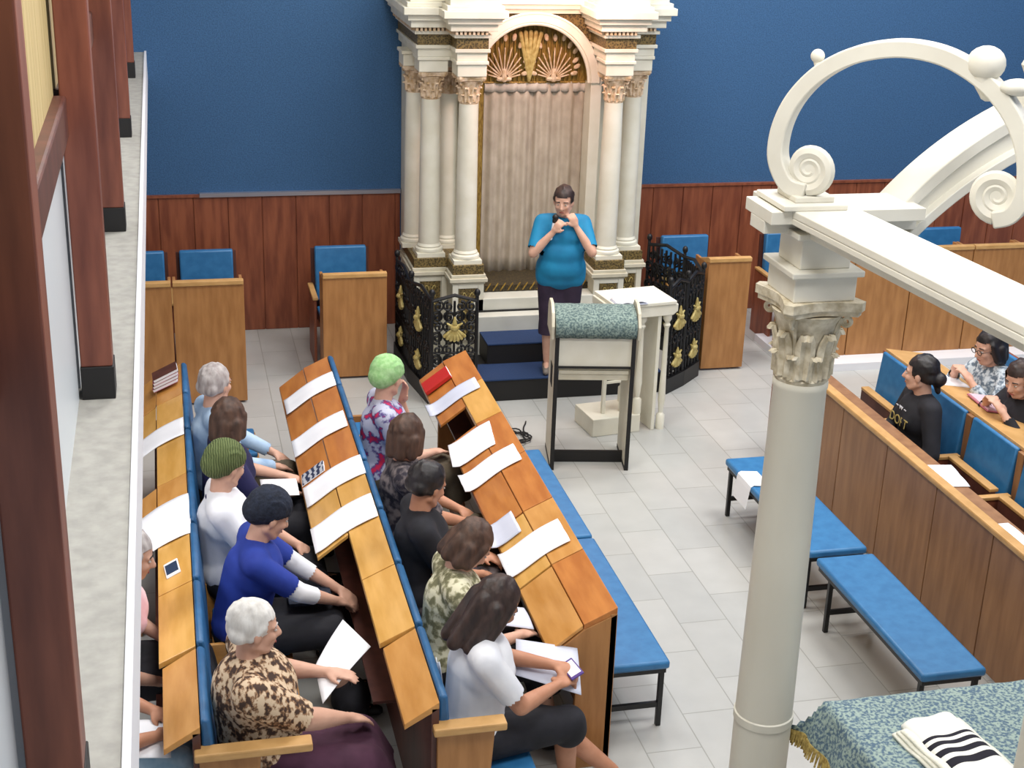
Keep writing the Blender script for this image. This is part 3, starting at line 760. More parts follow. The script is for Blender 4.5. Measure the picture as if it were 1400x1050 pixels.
# --------------------------------------------------------- papers and books
def sheet(name, label, cat, x, y, w, l, xb=None, z=None, rot=0, m='paper_white', th=.004, curl=.004, group=None, fold=True, tilt=0):
    """thing lying on a pew desk (xb = rear edge) or at height z"""
    zc = z if z is not None else lidz(max(0,xb-x))+.004
    e = empty(name, label, cat, (x,y,zc), rot, group)
    def zz(lx,ly):
        wx = x+lx*cos(rot)-ly*sin(rot)
        if xb is None: return .002+tilt*lx
        d = xb-wx; d = max(0,min(.36,d))
        return (lidz(max(d-.05,0))+lidz(d)*2+lidz(min(d+.05,.36)))/4-zc+.010
    def f(u,v):
        lx = (u-.5)*w; ly = (v-.5)*l
        c = curl*(abs(sin(2*pi*v)) if fold else sin(pi*u))
        return V((lx,ly,zz(lx,ly)+c+th))
    obj('pages', MB().grid(f,12,10,thick=(0,0,th)), m, e, smooth='all')
    def f2(u,v):
        lx = (u-.5)*(w*.985); ly = (v-.5)*l*.98
        return V((lx,ly,zz(lx,ly)+.0015))
    obj('cover', MB().grid(f2,8,8,thick=(0,0,.0015)), 'printed_grey', e)
    return e
P3 = 2.05
sheet('booklet','printed white booklet beside the red book on the front desk row','booklet',1.83,9.14,.35,.20,P3,m='printed_grey',rot=.0)
sheet('open_book','large open book spread across the front desk row, farther left-hand page','book',1.80,8.34,.27,.34,P3,rot=-.1)
sheet('booklet','open white printed booklet just nearer than the large open book on the front desk','booklet',1.83,7.93,.35,.24,P3,rot=.0)
sheet('booklet','small pale booklet at the inner edge of the front desk row','booklet',1.74,7.19,.17,.26,P3,m='printed_grey')
sheet('booklet','open white booklet nearest the end of the front desk row','booklet',1.84,6.84,.34,.27,P3)
P2 = 1.03
sheet('booklet','open white booklet at the far end of the middle desk row','booklet',.86,9.32,.34,.26,P2)
sheet('booklet','open white booklet second from the far end of the middle desk row','booklet',.85,8.60,.34,.26,P2)
sheet('booklet','open white booklet third along the middle desk row, next to the dark photo card','booklet',.86,7.86,.35,.27,P2)
sheet('booklet','open white booklet nearest on the middle desk row','booklet',.85,7.30,.35,.30,P2)
P1 = 0.0
sheet('booklet','open white booklet on the far part of the left desk row','booklet',-.17,8.62,.34,.28,P1)
sheet('booklet','largest open white pages on the left desk row, above the phone','booklet',-.17,7.36,.36,.50,P1)
# dark photo card
e = empty('photo_card','small dark blue and grey photo card between booklets on the middle desk row','card',(.76,8.12,lidz(.27)+.004),rad(-4))
obj('card', MB().box(-.08,.08,-.075,.075,0,.004).xf(Matrix.Rotation(rad(-37),4,'Y')), mat('photo_print',(38,52,82),.4,(188,192,200),'wave',9,(1,3,1),lo=.45,hi=.6), e)
obj('border', MB().box(-.086,.086,-.081,.081,-.003,0).xf(Matrix.Rotation(rad(-37),4,'Y')), 'paper_white', e)
# red book
e = empty('book','red closed book at the far end of the front desk row','book',(1.80,9.50,lidz(.25)+.012),0)
obj('cover', MB().box(-.12,.10,-.09,.09,0,.03).xf(Matrix.Rotation(rad(-36),4,'Y')), 'red_cover', e, bevel=.004)
obj('pages', MB().box(-.115,.103,-.085,.093,.005,.025).xf(Matrix.Rotation(rad(-36),4,'Y')), 'paper_white', e)
# stack of books at far left
for k in range(4):
    e = empty('book',['bottom book, maroon, of the stack at the far end of the left desk row','second book up, mauve, in the stack at the far end of the left desk row','third book up, maroon with white pages, in the left desk row stack','top book, dark mauve, of the stack at the far end of the left desk row'][k],'book',(-.10,9.46,.905+k*.0),rad(2*k-3),'books stacked on the left desk row')
    e.location.z = .905+k*.024
    mm = ['mauve_cover','dark_mahogany','mauve_cover','dark_mahogany'][k]
    obj('cover', MB().box(-.09,.09,-.075,.075,0,.003).box(-.09,.09,-.075,.075,.020,.023).box(-.09,.09,.072,.075,0,.023).xf(Matrix.Rotation(rad(-25),4,'Y')), mm, e)
    obj('pages', MB().box(-.088,.088,-.072,.072,.003,.020).xf(Matrix.Rotation(rad(-25),4,'Y')), 'paper_white', e)
# phone on the left desk row
e = empty('phone','white phone with dark screen lying on the left desk row','phone',(-.095,6.80,lidz(.095)+.003),rad(6))
obj('body', MB().box(-.04,.04,-.075,.075,0,.009).xf(Matrix.Rotation(rad(-25),4,'Y')), 'phone_white', e, bevel=.004)
obj('screen', MB().box(-.033,.033,-.05,.05,.009,.0105).xf(Matrix.Rotation(rad(-25),4,'Y')), 'phone_screen', e)
# right-hand pews
sheet('booklet','white booklet on the ledge of the right pew beside the person in black','booklet',4.60,7.30,.19,.32,z=.846,rot=-.15)
sheet('booklet','thin white booklet farther along the right pew ledge towards the camera','booklet',4.57,6.42,.12,.42,z=.846)
sheet('paper','white sheet lying on the desk in front of the patterned shirt','paper',5.36,8.66,.22,.24,z=.925,tilt=-.16)
e = empty('book','mauve open book held on the desk in the right rear pew','book',(5.42,8.18,.925),rad(-5))
obj('pages', MB().box(-.10,.10,-.15,.15,.010,.018).xf(Matrix.Rotation(rad(9),4,'Y')), mat('pink_pages',(214,180,190),.7), e)
obj('cover', MB().box(-.11,.11,-.16,.16,.0,.010).xf(Matrix.Rotation(rad(9),4,'Y')), 'mauve_cover', e, bevel=.003)
# paper hanging over the bench
e = empty('paper','white sheet hanging over the edge of the bench behind the column','paper',(3.74,8.30,.43))
obj('sheet', MB().grid(lambda u,v: V((.10-.22*u if u < .6 else -.032-.03*(u-.6), -.13+.24*v+.05*u, .004 if u < .55 else .004-(u-.55)*.42)),12,4,thick=(0,0,.002)), 'paper_white', e)
bg = empty('black_bag','black bag with a white paper tucked on top beside the left desk row','bag',(-.42,7.78,.0))
obj('body', remesh(MB().ell((0,0,.55),(.15,.17,.10)).box(-.13,.13,-.13,.13,.42,.55),.02,4), 'near_black', bg)
obj('handle', MB().tube([V((0,-.1+.2*i/10,.62+.08*sin(pi*i/10))) for i in range(11)],.008,6), 'near_black', bg)
obj('stand', MB().box(-.12,.12,-.12,.12,0,.43), 'brown_oak', bg)
e = empty('paper','white paper lying on the black bag under the balcony ledge','paper',(-.40,7.92,.655),.3)
obj('sheet', MB().grid(lambda u,v: V((-.1+.2*u,-.1+.2*v,.01*sin(u*3))),6,4,thick=(0,0,.002)), 'paper_white', e)
# -------------------------------------------------------------------- people
M_.update(
 skin = mat('skin', (206,160,138), .5, (216,172,150), 'noise', 12, spec=.3),
 skin_tan = mat('skin_tan', (182,128,100), .5, (196,142,114), 'noise', 12, spec=.3),
)
def frame(yaw, pitch, roll=0):
    """columns: forward, left, up"""
    return Matrix.Rotation(yaw,3,'Z') @ Matrix.Rotation(pitch,3,'Y') @ Matrix.Rotation(roll,3,'X')
def ik(a, t, l1, l2, pole):
    a = V(a); t = V(t); d = t-a; L = d.length
    if L > (l1+l2)*.985: t = a+d*((l1+l2)*.985/L); d = t-a; L = d.length
    u = d/L; c_ = (l1*l1-l2*l2+L*L)/(2*L); h = math.sqrt(max(l1*l1-c_*c_, 1e-5))
    p = V(pole)-a; p = (p-u*p.dot(u)).normalized()
    return a+u*c_+p*h, t
def hand(B, w, d, nrm, side, curl=.5, spread=.25, s=1.0):
    """w wrist, d direction of the palm, nrm back of the hand, side towards the thumb"""
    d = d.normalized(); nrm = (nrm-d*nrm.dot(d)).normalized(); sd = (side-d*side.dot(d)-nrm*side.dot(nrm)).normalized()
    R = Matrix((d,sd,nrm)).transposed()
    B.cap(w, w+d*.03*s, .024*s, .026*s, 10, 3)
    B.ell(w+d*.052*s, (.048*s,.040*s,.017*s), R, 14)
    for k,(o,ln) in enumerate([(.030,.072),(.010,.080),(-.010,.074),(-.029,.058)]):
        a = w+d*.085*s+sd*o*s
        d1 = (d*cos(curl*.6)-nrm*sin(curl*.6)+sd*(o*spread*8)).normalized()
        d2 = (d*cos(curl*1.6)-nrm*sin(curl*1.6)+sd*(o*spread*8)).normalized()
        b = a+d1*ln*.52*s; c = b+d2*ln*.48*s
        B.cap(a-d*.02*s, b, .0095*s, .0088*s, 8, 2); B.cap(b, c, .0088*s, .0074*s, 8, 2)
    a = w+d*.028*s+sd*.026*s
    b = a+(d*.6+sd*.75-nrm*.15).normalized()*.034*s; c = b+(d*.9+sd*.3-nrm*.3).normalized()*.030*s
    B.cap(a, b, .014*s, .011*s, 8, 2); B.cap(b, c, .011*s, .0085*s, 8, 2)
def head_mesh(B, hc, H):
    def p(x,y,z): return hc+H @ V((x,y,z))
    B.ell(p(-.012,0,.028),(.094,.074,.088),H,20)
    B.ell(p(.022,0,-.028),(.066,.060,.078),H,18)
    B.cap(p(.050,0,-.092),p(.060,0,-.088),.026,.022,12,4)
    for s_ in (-1,1):
        B.cap(p(-.01,s_*.052,-.055),p(.045,s_*.026,-.088),.022,.022,10,3)
        B.ell(p(.058,s_*.036,-.024),(.026,.022,.022),H,12)
        B.ell(p(-.006,s_*.077,-.010),(.020,.010,.032),H @ Matrix.Rotation(-s_*.3,3,'Z'),12)
        B.cap(p(.074,s_*.018,.022),p(.066,s_*.046,.020),.011,.010,8,3)
    B.cap(p(.082,0,.008),p(.102,0,-.030),.009,.013,10,4)
    for s_ in (-1,1): B.ell(p(.094,s_*.011,-.033),(.011,.008,.008),H,8)
    B.cap(p(.078,-.014,-.058),p(.078,.014,-.058),.010,.010,8,3)
    B.cap(p(.076,-.010,-.068),p(.076,.010,-.068),.010,.010,8,3)
def add_face(body, hc, H, brow='near_black'):
    for s_ in (-1,1):
        c0 = hc+H @ V((.0745,s_*.031,.002))
        e_ = obj('eye', MB().ell(c0,(.0095,.0105,.0055),H,12), 'eye_white', body, smooth='all')
        obj('iris', MB().ell(c0+H @ V((.0052,0,0)),(.0038,.0056,.0054),H,10), 'near_black', e_, smooth='all')
        obj('eyebrow', MB().cap(hc+H @ V((.083,s_*.018,.026)),hc+H @ V((.072,s_*.048,.024)),.0042,.003,6,2), brow, body, smooth='all')
    obj('mouth', MB().ell(hc+H @ V((.086,0,-.0625)),(.005,.021,.0055),H,12), 'lip', body, smooth='all')
def hair_obj(body, hc, H, style, m, voxel=.009):
    def p(x,y,z): return hc+H @ V((x,y,z))
    B = MB()
    if style in ('short','long','bun','bob'):
        B.ell(p(-.022,0,.034),(.102,.086,.096),H,20)
        B.cap(p(-.070,-.03,-.01),p(-.07,.03,-.01),.048,.048,12,4)
        rnd = random.Random(int(abs(hc.x*1000)+abs(hc.y*77)))
        for k in range(22):
            a = rnd.uniform(0,2*pi); t = rnd.uniform(.1,1.2)
            d = V((cos(a)*sin(t)*.095-.025, sin(a)*sin(t)*.082, cos(t)*.092+.036))
            d2 = V((cos(a+.3)*sin(t+.35)*.098-.03, sin(a+.3)*sin(t+.35)*.085, cos(t+.35)*.092+.032))
            if d2.x > .05 and d2.z < .06: continue
            B.cap(p(*d),p(*d2),.012,.008,6,2)
    if style == 'short':
        for s_ in (-1,1): B.cap(p(.01,s_*.07,.03),p(-.03,s_*.066,-.02),.020,.018,8,3)
    if style == 'bob':
        for s_ in (-1,1):
            B.cap(p(.018,s_*.072,.04),p(.0,s_*.086,-.07),.024,.026,10,3); B.cap(p(-.04,s_*.074,.0),p(-.04,s_*.076,-.09),.035,.03,10,3)
        B.cap(p(-.085,-.03,-.0),p(-.085,-.03,-.09),.04,.036,10,3); B.cap(p(-.085,.03,-.0),p(-.085,.03,-.09),.04,.036,10,3)
    if style == 'long':
        for s_ in (-1,1):
            B.cap(p(.020,s_*.070,.045),p(.008,s_*.088,-.06),.022,.026,10,3); B.cap(p(.008,s_*.088,-.06),p(.0,s_*.095,-.17),.026,.022,10,3)
            B.cap(p(-.04,s_*.075,.0),p(-.05,s_*.085,-.2),.038,.03,10,3)
            B.cap(p(-.09,s_*.03,.0),p(-.10,s_*.04,-.22),.045,.034,10,3)
    if style == 'bun':
        B.ell(p(-.125,0,-.02),(.045,.05,.045),H,14); B.cap(p(-.09,0,-.0),p(-.12,0,-.1),.03,.02,8,3)
    if style == 'cap':
        B.ell(p(-.026,0,.046),(.112,.097,.098),H,22)
        B.ell(p(-.072,0,.012),(.075,.080,.075),H,18)
        for k in range(9):
            y = -.085+.17*k/8
            pts = []
            for i in range(13):
                t = -.3+ (pi*.62+.5)*i/12
                r_ = math.sqrt(max(0,1-(y/.1)**2))
                pts.append(p(-.026+.113*r_*cos(t), y, .046+.099*r_*sin(t)))
            B.tube(pts,.006,6)
    me = remesh(B, voxel, 2)
    Hi = H.transposed()
    def test(c):
        q = Hi @ (c-hc)
        if style == 'cap': return q.z < .035-.35*min(0,q.x-.06)*-1 and q.x > -.02 or q.z < -.075
        if style in ('long','bob'): return q.x > .035 and q.z < .062 and abs(q.y) < .078
        return (q.x > .035 and q.z < .060) or (q.x > -.03 and q.z < -.0 and q.x > .02)
    cut(me, test)
    return obj('headscarf' if style == 'cap' and 'scarf' in m else ('cap' if style == 'cap' else 'hair'), me, m, body)

def person(label, loc, rotz, shirt, hair, bottom='skirt', bottom_m='black_cloth', lean=.06, twist=0, side_lean=0,
           head=(0,.1,0), handR=(.36,-.12,.60), handL=(.36,.12,.60), curl=.5, sleeve=.5, sleeve_m=None, skin='skin', w=1.0,
           feet=((.50,-.10),(.50,.10)), knee=(0,0), stand=False, hem=.42, group=None, brow='near_black', shoe='shoe_black',
           hdR=None, hdL=None, poleR=None, poleL=None, hipz=.505, neck_cut=True, glasses=False, vox=.0085, sc=1.08, belly=0, toplen=0, collar=None):
    Tz = Matrix.Rotation(twist,3,'Z')
    P = V((0,0,hipz if not stand else .88))
    Lm = Matrix.Rotation(side_lean,3,'X') @ Matrix.Rotation(lean,3,'Y')
    def t(x,y,z): return P+Lm @ (Tz @ V((x,y,z)) if z > .2 else V((x,y,z)))
    neck = t(-.0,0,.472); chest = t(.01,0,.33); waist = t(0,0,.16)
    shR = t(-.0,-.165*w,.425); shL = t(-.0,.165*w,.425)
    Hd = frame(head[0],head[1],head[2])
    hc = neck+Lm @ V((.022,0,.062))+Hd @ V((.012,0,.080))
    B = MB()
    B.ell(P+V((0,0,.02)),(.125*w,.165*w,.12)); B.cap(P+V((0,0,.05)),chest,.115*w,.125*w,16,4)
    B.ell(chest,(.12*w,.155*w,.15),Lm @ Tz,18); B.cap(shR.lerp(shL,.12),shR.lerp(shL,.88),.062,.062,12,4)
    B.cap(neck-Lm @ V((0,0,.05)),hc+Hd @ V((-.02,0,-.05)),.058,.052,14,3)
    head_mesh(B,hc,Hd)
    arms = {}
    for nm,sh,ht,sg,hd,pole in (('R',shR,handR,-1,hdR,poleR),('L',shL,handL,1,hdL,poleL)):
        pl = V(pole) if pole else sh+V((-.15,sg*.35,-.4))
        el,wr = ik(sh, ht, .28, .245, pl)
        B.cap(sh,el,.050*w,.040*w,14,4); B.cap(el,el.lerp(wr,.35),.041*w,.038*w,12,3); B.cap(el.lerp(wr,.35),wr,.038*w,.025,12,3)
        if hd is None:
            d = (wr-el).normalized(); n_ = V((0,0,1)) if abs(d.z) < .8 else V((1,0,0)); sd_ = V((0,-sg,0))
        else: d,n_,sd_ = [V(q) for q in hd]
        hand(B,wr,d,n_,sd_,curl)
        arms[nm] = (sh,el,wr)
    legs = {}
    for i,(sg,ft) in enumerate(((-1,feet[0]),(1,feet[1]))):
        hip = P+V((0,sg*.09*w,-.01))
        if stand: kn = V((.03,sg*.085,.46)); an = V((-.02,sg*.08,.085)); fx = V((1,sg*.12,0))
        else:
            an = V((ft[0],ft[1],.09 if len(ft) < 3 else ft[2]))
            kn,an = ik(hip, an, .43, .41, V((1.2,sg*.1+knee[i],1.2)))
            fx = V((1,sg*.12,-.0))
        fx.normalize()
        B.cap(hip,kn,.085*w,.060*w,16,4); B.cap(kn,kn.lerp(an,.35)+V((-.012,0,0)),.054,.052*w,14,3); B.cap(kn.lerp(an,.35)+V((-.012,0,0)),an,.052*w,.034,14,3)
        B.cap(an+V((-.02,0,-.05)),an+fx*.06+V((0,0,-.052)),.032,.030,12,3); B.cap(an+fx*.06+V((0,0,-.052)),an+fx*.15+V((0,0,-.062)),.030,.020,12,3)
        legs[i] = (hip,kn,an,fx)
    me = remesh(B, vox, 2)
    body = obj('person', me, skin, loc=loc, rotz=rotz); body.scale = (sc,sc,sc)
    tag(body, label, 'person', group)
    add_face(body, hc, Hd, brow)
    # top garment
    S = MB(); g = 1.09
    S.ell(P+V((0,0,.03)),(.145*w,.185*w,.13)); S.cap(P+V((0,0,.07)),chest,.135*w,.140*w,16,4)
    S.ell(chest+Lm @ V((.012,0,.0)),(.136*w,.176*w,.155),Lm @ Tz,18)
    if belly: S.cap(waist+V((.04,-.05,.02)),waist+V((.04,.05,.02)),.14,.14,18,5); S.cap(waist+V((.035,-.06,-.10)),waist+V((.035,.06,-.10)),.145,.145,18,5)
    if toplen:
        for j in range(5): S.cap(P+V((.02,-.10+.05*j,.05)),P+V((.02,-.10+.05*j,.04-toplen)),.13-.008*abs(j-2),.13-.008*abs(j-2),18,4)
    if w > .95:
        for sg in (-1,1): S.ell(chest+Lm @ (Tz @ V((.085*w,sg*.07,-.01))),(.062,.068,.065),None,12)
    S.cap(shR.lerp(shL,.10),shR.lerp(shL,.90),.075,.075,14,4); S.cap(neck-V((0,0,.06)),neck-V((0,0,.03)),.085,.068,14,3)
    cuts = []
    for nm in 'RL':
        sh,el,wr = arms[nm]
        a = sh; full = .28+.245
        s1 = min(sleeve*full,.28)
        e1 = sh.lerp(el, s1/.28)
        S.cap(sh,e1,.068*w,(.060 if sleeve < .6 else .052)*w,14,4)
        end = e1; dr = (el-sh).normalized()
        if sleeve*full > .28:
            k = min(1,(sleeve*full-.28)/.245); end = el.lerp(wr,k); S.cap(el,end,.053*w,.042,12,4); dr = (wr-el).normalized()
        cuts.append((end,dr))
    Sm = remesh(S,.012,14 if belly else 4)
    def tst(c):
        for e_,d_ in cuts:
            q = c-e_; al = q.dot(d_)
            if -.001 < al < .08 and (q-d_*al).length < .085: return True
        q = c-neck
        return False
    cut(Sm,tst)
    so = obj('top', Sm, shirt, body)
    if sleeve_m:
        SS = MB(); c2 = []
        for nm in 'RL':
            sh,el,wr = arms[nm]; en = el.lerp(wr,.42)
            SS.cap(sh.lerp(el,.5),el,.054,.050,12,3); SS.cap(el,en,.050,.044,12,3); c2.append((en,(wr-el).normalized()))
        sm2 = remesh(SS,.010,2)
        cut(sm2, lambda c: any(-.001 < (c-e_).dot(d_) < .07 and (c-e_).length < .09 for e_,d_ in c2))
        import bmesh
        for sg_ in (-1,1):
            m2 = sm2.copy(); cut(m2, lambda c,sg_=sg_: (c.y-(arms['R'][0].y+arms['L'][0].y)/2)*sg_ < 0); obj('sleeve', m2, sleeve_m, body)
    if collar:
        cc = neck+Lm @ V((.012,0,-.035)); obj('collar', MB().tube([cc+Lm @ V((.075*cos(a),.078*sin(a),-.018*cos(a))) for a in [i*pi/12 for i in range(24)]],.009,6,closed=True), collar, body, smooth='all')
    # lower garment
    Q = MB()
    Q.ell(P+V((0,0,-.01)),(.145*w,.180*w,.125))
    for i in (0,1):
        hip,kn,an,fx = legs[i]
        if bottom == 'skirt':
            en = kn+(kn-hip).normalized()*.02 if not stand else V((kn.x,kn.y,.36))
            Q.cap(hip,kn,.105*w,.080*w,16,4)
            Q.cap(kn,kn.lerp(an,hem),.082*w,.086*w,14,4)
        else:
            Q.cap(hip,kn,.098*w,.074*w,16,4); Q.cap(kn,kn.lerp(an,.92),.072*w,.058,14,4)
    if bottom == 'skirt':
        (h0,k0,a0,_),(h1,k1,a1,_) = legs[0],legs[1]
        for j in range(7):
            f_ = j/6; Q.cap(h0.lerp(h1,f_),k0.lerp(k1,f_),.09*w,.074*w,12,3); Q.cap(k0.lerp(k1,f_),k0.lerp(k1,f_).lerp(a0.lerp(a1,f_),hem),.074*w,.08*w,12,3)
    qm = remesh(Q,.012,3)
    cz = [legs[i][1].lerp(legs[i][2], hem-.06 if bottom == 'skirt' else .86) for i in (0,1)]
    dz = [(legs[i][2]-legs[i][1]).normalized() for i in (0,1)]
    cut(qm, lambda c: all((c-cz[i]).dot(dz[i]) > 0 for i in ((0,1))) if bottom == 'skirt' else any((c-cz[i]).dot(dz[i]) > 0 and (c-cz[i]).length < .14 for i in (0,1)))
    obj('skirt' if bottom == 'skirt' else 'trousers', qm, bottom_m, body)
    if shoe:
        for i in (0,1):
            hip,kn,an,fx = legs[i]; F = MB()
            F.cap(an+V((-.022,0,-.048)),an+fx*.06+V((0,0,-.052)),.040,.037,12,4); F.cap(an+fx*.06+V((0,0,-.052)),an+fx*.155+V((0,0,-.060)),.037,.027,12,4)
            fm = remesh(F,.009,2)
            cut(fm, lambda c: (c-an).z > -.030)
            obj('shoe', fm, shoe, body)
    if glasses:
        mb = MB()
        for s_ in (-1,1): mb.tube([hc+Hd @ V((.097,s_*.031+.022*cos(a),.002+.018*sin(a))) for a in [i*pi/8 for i in range(16)]],.0025,5,closed=True)
        mb.tube([hc+Hd @ V((.097,-.009,.004)),hc+Hd @ V((.100,.0,.007)),hc+Hd @ V((.097,.009,.004))],.0022,5)
        for s_ in (-1,1): mb.tube([hc+Hd @ V((.097,s_*.053,.004)),hc+Hd @ V((.0,s_*.084,.006))],.002,5)
        obj('glasses', mb, 'near_black', body)
    style,hm = hair
    if style: 
        if style == 'cap+': hair_obj(body,hc,Hd,'cap',hm)
        else: hair_obj(body,hc,Hd,style,hm)
    return body, hc, Hd, arms, legs

def mm(n,*a,**k): M_[n] = mat(n,*a,**k); return n
mm('black_cloth',(22,22,28),.85,(34,34,42),'noise',10,bump=.2)
mm('shoe_black',(24,20,20),.5); mm('sandal_brown',(110,70,52),.6); mm('shoe_grey',(120,112,106),.6)
mm('hair_grey',(150,140,138),.8,(196,190,188),'noise',30,(1,1,.3),bump=.4)
mm('hair_white',(206,202,196),.8,(238,236,232),'noise',30,(1,1,.3),bump=.4)
mm('hair_brown',(56,38,30),.6,(92,66,52),'noise',30,(1,1,.25),bump=.5)
mm('hair_dkbrown',(38,26,24),.5,(66,48,42),'noise',30,(1,1,.25),bump=.5)
mm('hair_black',(20,17,18),.45,(40,34,36),'noise',30,(1,1,.25),bump=.5)
mm('olive_knit',(74,88,48),.9,(110,122,76),'wave',26,lo=.3,hi=.7,bump=.5)
mm('green_knit',(140,190,122),.9,(168,208,150),'noise',40,bump=.3)
mm('navy_knit',(20,26,40),.9,(36,44,62),'noise',60,bump=.5)
mm('teal_top',(10,112,158),.75,(18,132,178),'noise',6,bump=.25)
mm('leopard',(66,46,36),.8,(214,190,160),'noise',30,(1.4,1,1),lo=.42,hi=.54,rgb3=(150,112,80))
mm('plum_cloth',(66,34,54),.9,(84,48,70),'noise',8,bump=.2)
mm('royal_blue_cloth',(26,48,138),.8,(38,64,162),'noise',6,bump=.25)
mm('white_cloth',(226,228,236),.85,(242,243,248),'noise',6,bump=.2)
mm('navy_cloth',(22,22,62),.85,(34,34,82),'noise',8,bump=.2)
mm('lightblue_cloth',(142,172,206),.85,(180,204,228),'noise',9,bump=.2)
mm('floral_cloth',(206,34,78),.8,(190,192,214),'noise',16,lo=.38,hi=.52,rgb3=(72,60,130))
mm('dark_pattern_cloth',(38,34,46),.85,(122,112,112),'noise',22,lo=.42,hi=.62)
mm('camo_cloth',(120,118,88),.85,(222,218,190),'noise',24,lo=.42,hi=.56,rgb3=(168,164,130))
mm('khaki_cloth',(78,68,54),.9,(98,88,72),'noise',9)
mm('pink_cloth',(226,178,188),.85,(244,214,220),'noise',9,bump=.2)
mm('grey_print_cloth',(96,112,128),.85,(196,206,214),'noise',34,lo=.42,hi=.56)
mm('navy_plum',(38,26,46),.85,(52,38,60),'noise',9)
mm('jeans_pale',(150,186,210),.85,(186,212,228),'noise',20)

def held_sheet(name,label,cat,pts,m='paper_white',curl=.01):
    """sheet through four world corner points"""
    a,b,c,d = [V(p) for p in pts]; ctr = (a+b+c+d)/4
    e = empty(name,label,cat,tuple(ctr))
    n = (b-a).cross(d-a).normalized()
    if n.z < 0: n = -n
    obj('sheet', MB().grid(lambda u,v: (a.lerp(b,u)).lerp(d.lerp(c,u),v)-ctr+n*curl*sin(pi*u),10,8,thick=tuple(n*.003)), m, e, smooth='all')
    return e
SX = .25
# middle-left row (A): facing +x
person('person with white-grey short hair turned towards the ark, farthest seat of the left pew', (.19,8.60,0), 0, 'lightblue_cloth', ('short','hair_grey'), 'trousers','khaki_cloth', head=(.75,.1,0), lean=-.03, twist=.2, handR=(.34,-.06,.60), handL=(.34,.16,.60), sleeve=.95)
person('person with brown bobbed hair in a navy top holding a sheet, looking to the ark', (.23,8.0,0), 0, 'navy_cloth', ('bob','hair_brown'), 'skirt','black_cloth', head=(.8,.15,0), lean=.0, twist=.15, handR=(.33,.02,.64), handL=(.34,.22,.66), sleeve=.55)
person('person in olive green knitted cap and white shirt with navy neckline', (.20,7.34,0), 0, 'white_cloth', ('cap+','olive_knit'), 'skirt','black_cloth', collar='navy_cloth', head=(.55,.25,0), lean=-.06, handR=(.32,-.08,.60), handL=(.36,.10,.60), sleeve=.62, curl=.25)
person('person in dark navy knitted cap and royal blue shirt over white sleeves, leaning forward', (.24,6.74,0), 0, 'royal_blue_cloth', ('cap+','navy_knit'), 'skirt','black_cloth', head=(.25,.45,0), lean=.17, handR=(.47,.0,.60), handL=(.48,.12,.61), sleeve=.42, sleeve_m='white_cloth', poleR=(.3,-.5,.5), poleL=(.3,.5,.5))
A5 = person('white-haired person in a leopard print blouse and plum skirt holding a white page', (.26,5.60,0), 0, 'leopard', ('short','hair_white'), 'skirt','plum_cloth', head=(.12,.12,0), lean=-.08, w=1.27, handR=(.42,-.0,.62), handL=(.30,.28,.70), sleeve=.5, curl=.35, hem=.40, toplen=.0, brow='hair_grey', poleR=(.25,-.6,.3), feet=((.60,-.12),(.60,.10)))
held_sheet('paper','white page held up by the white-haired person in leopard print','paper',[(.55,5.98,.74),(.72,6.26,.82),(.83,6.05,.78),(.56,5.72,.70)])
held_sheet('paper','white sheet on the lap of the brown-haired person in navy','paper',[(.44,7.96,.72),(.44,8.20,.72),(.66,8.18,.72),(.66,7.94,.72)])
e = empty('booklet','dark closed booklet across the knees of the person in royal blue','booklet',(.62,6.80,.655)); obj('cover', MB().box(-.13,.10,-.09,.09,0,.02), 'navy_knit', e, bevel=.003)
# row B
SB = 1.28
person('person in bright green cap and red floral shirt resting a hand on the cheek', (1.25,8.56,0), 0, 'floral_cloth', ('cap+','green_knit'), 'skirt','khaki_cloth', head=(.75,.2,0), lean=.0, handR=(.30,-.05,.64), handL=(.135,.085,.93), sleeve=.45, hdL=((.25,-.15,.95),(.9,.3,-.2),(-.2,-.9,-.1)), poleL=(.45,.35,.3))
person('person with wavy brown hair in dark patterned top and khaki skirt', (1.25,7.60,0), 0, 'dark_pattern_cloth', ('bob','hair_brown'), 'skirt','khaki_cloth', head=(.7,.2,0), lean=-.05, handR=(.34,-.05,.60), handL=(.32,.14,.60), sleeve=.5, skin='skin_tan')
person('person with short black hair and black top reaching an arm forward', (1.23,6.93,0), 0, 'black_cloth', ('short','hair_black'), 'trousers','dark_pattern_cloth', head=(.45,.35,0), lean=-.04, handR=(.30,-.02,.60), handL=(.33,.14,.64), sleeve=.45, skin='skin_tan')
person('person with brown hair bent over a page in a mottled cream shirt', (1.25,6.25,0), 0, 'camo_cloth', ('bob','hair_brown'), 'skirt','black_cloth', head=(.12,.75,0), lean=.04, handR=(.32,-.08,.64), handL=(.32,.12,.64), sleeve=.5)
held_sheet('paper','grey-white page on the lap of the person in the mottled cream shirt','paper',[(1.52,6.24,.72),(1.55,6.44,.72),(1.69,6.42,.70),(1.69,6.20,.70)],'printed_grey')
person('person with long dark hair in a white T-shirt and black skirt looking at a phone', (1.26,5.64,0), 0, 'white_cloth', ('long','hair_dkbrown'), 'skirt','black_cloth', head=(.15,.6,0), lean=.03, handR=(.36,-.02,.68), handL=(.38,.12,.70), sleeve=.40, curl=1.0, feet=((.46,.05),(.70,.12)), knee=(.05,.1), shoe='sandal_brown', hem=.10, skin='skin_tan')
e = empty('phone','violet-white phone held by the person in the white T-shirt','phone',(1.755,5.71,.755),rad(10))
obj('body', MB().box(-.035,.035,-.07,.07,0,.010).xf(Matrix.Rotation(rad(-25),4,'Y')), mat('violet_phone',(86,62,140),.4), e, bevel=.004)
obj('screen', MB().box(-.028,.028,-.055,.055,.010,.0115).xf(Matrix.Rotation(rad(-25),4,'Y')), 'phone_white', e)
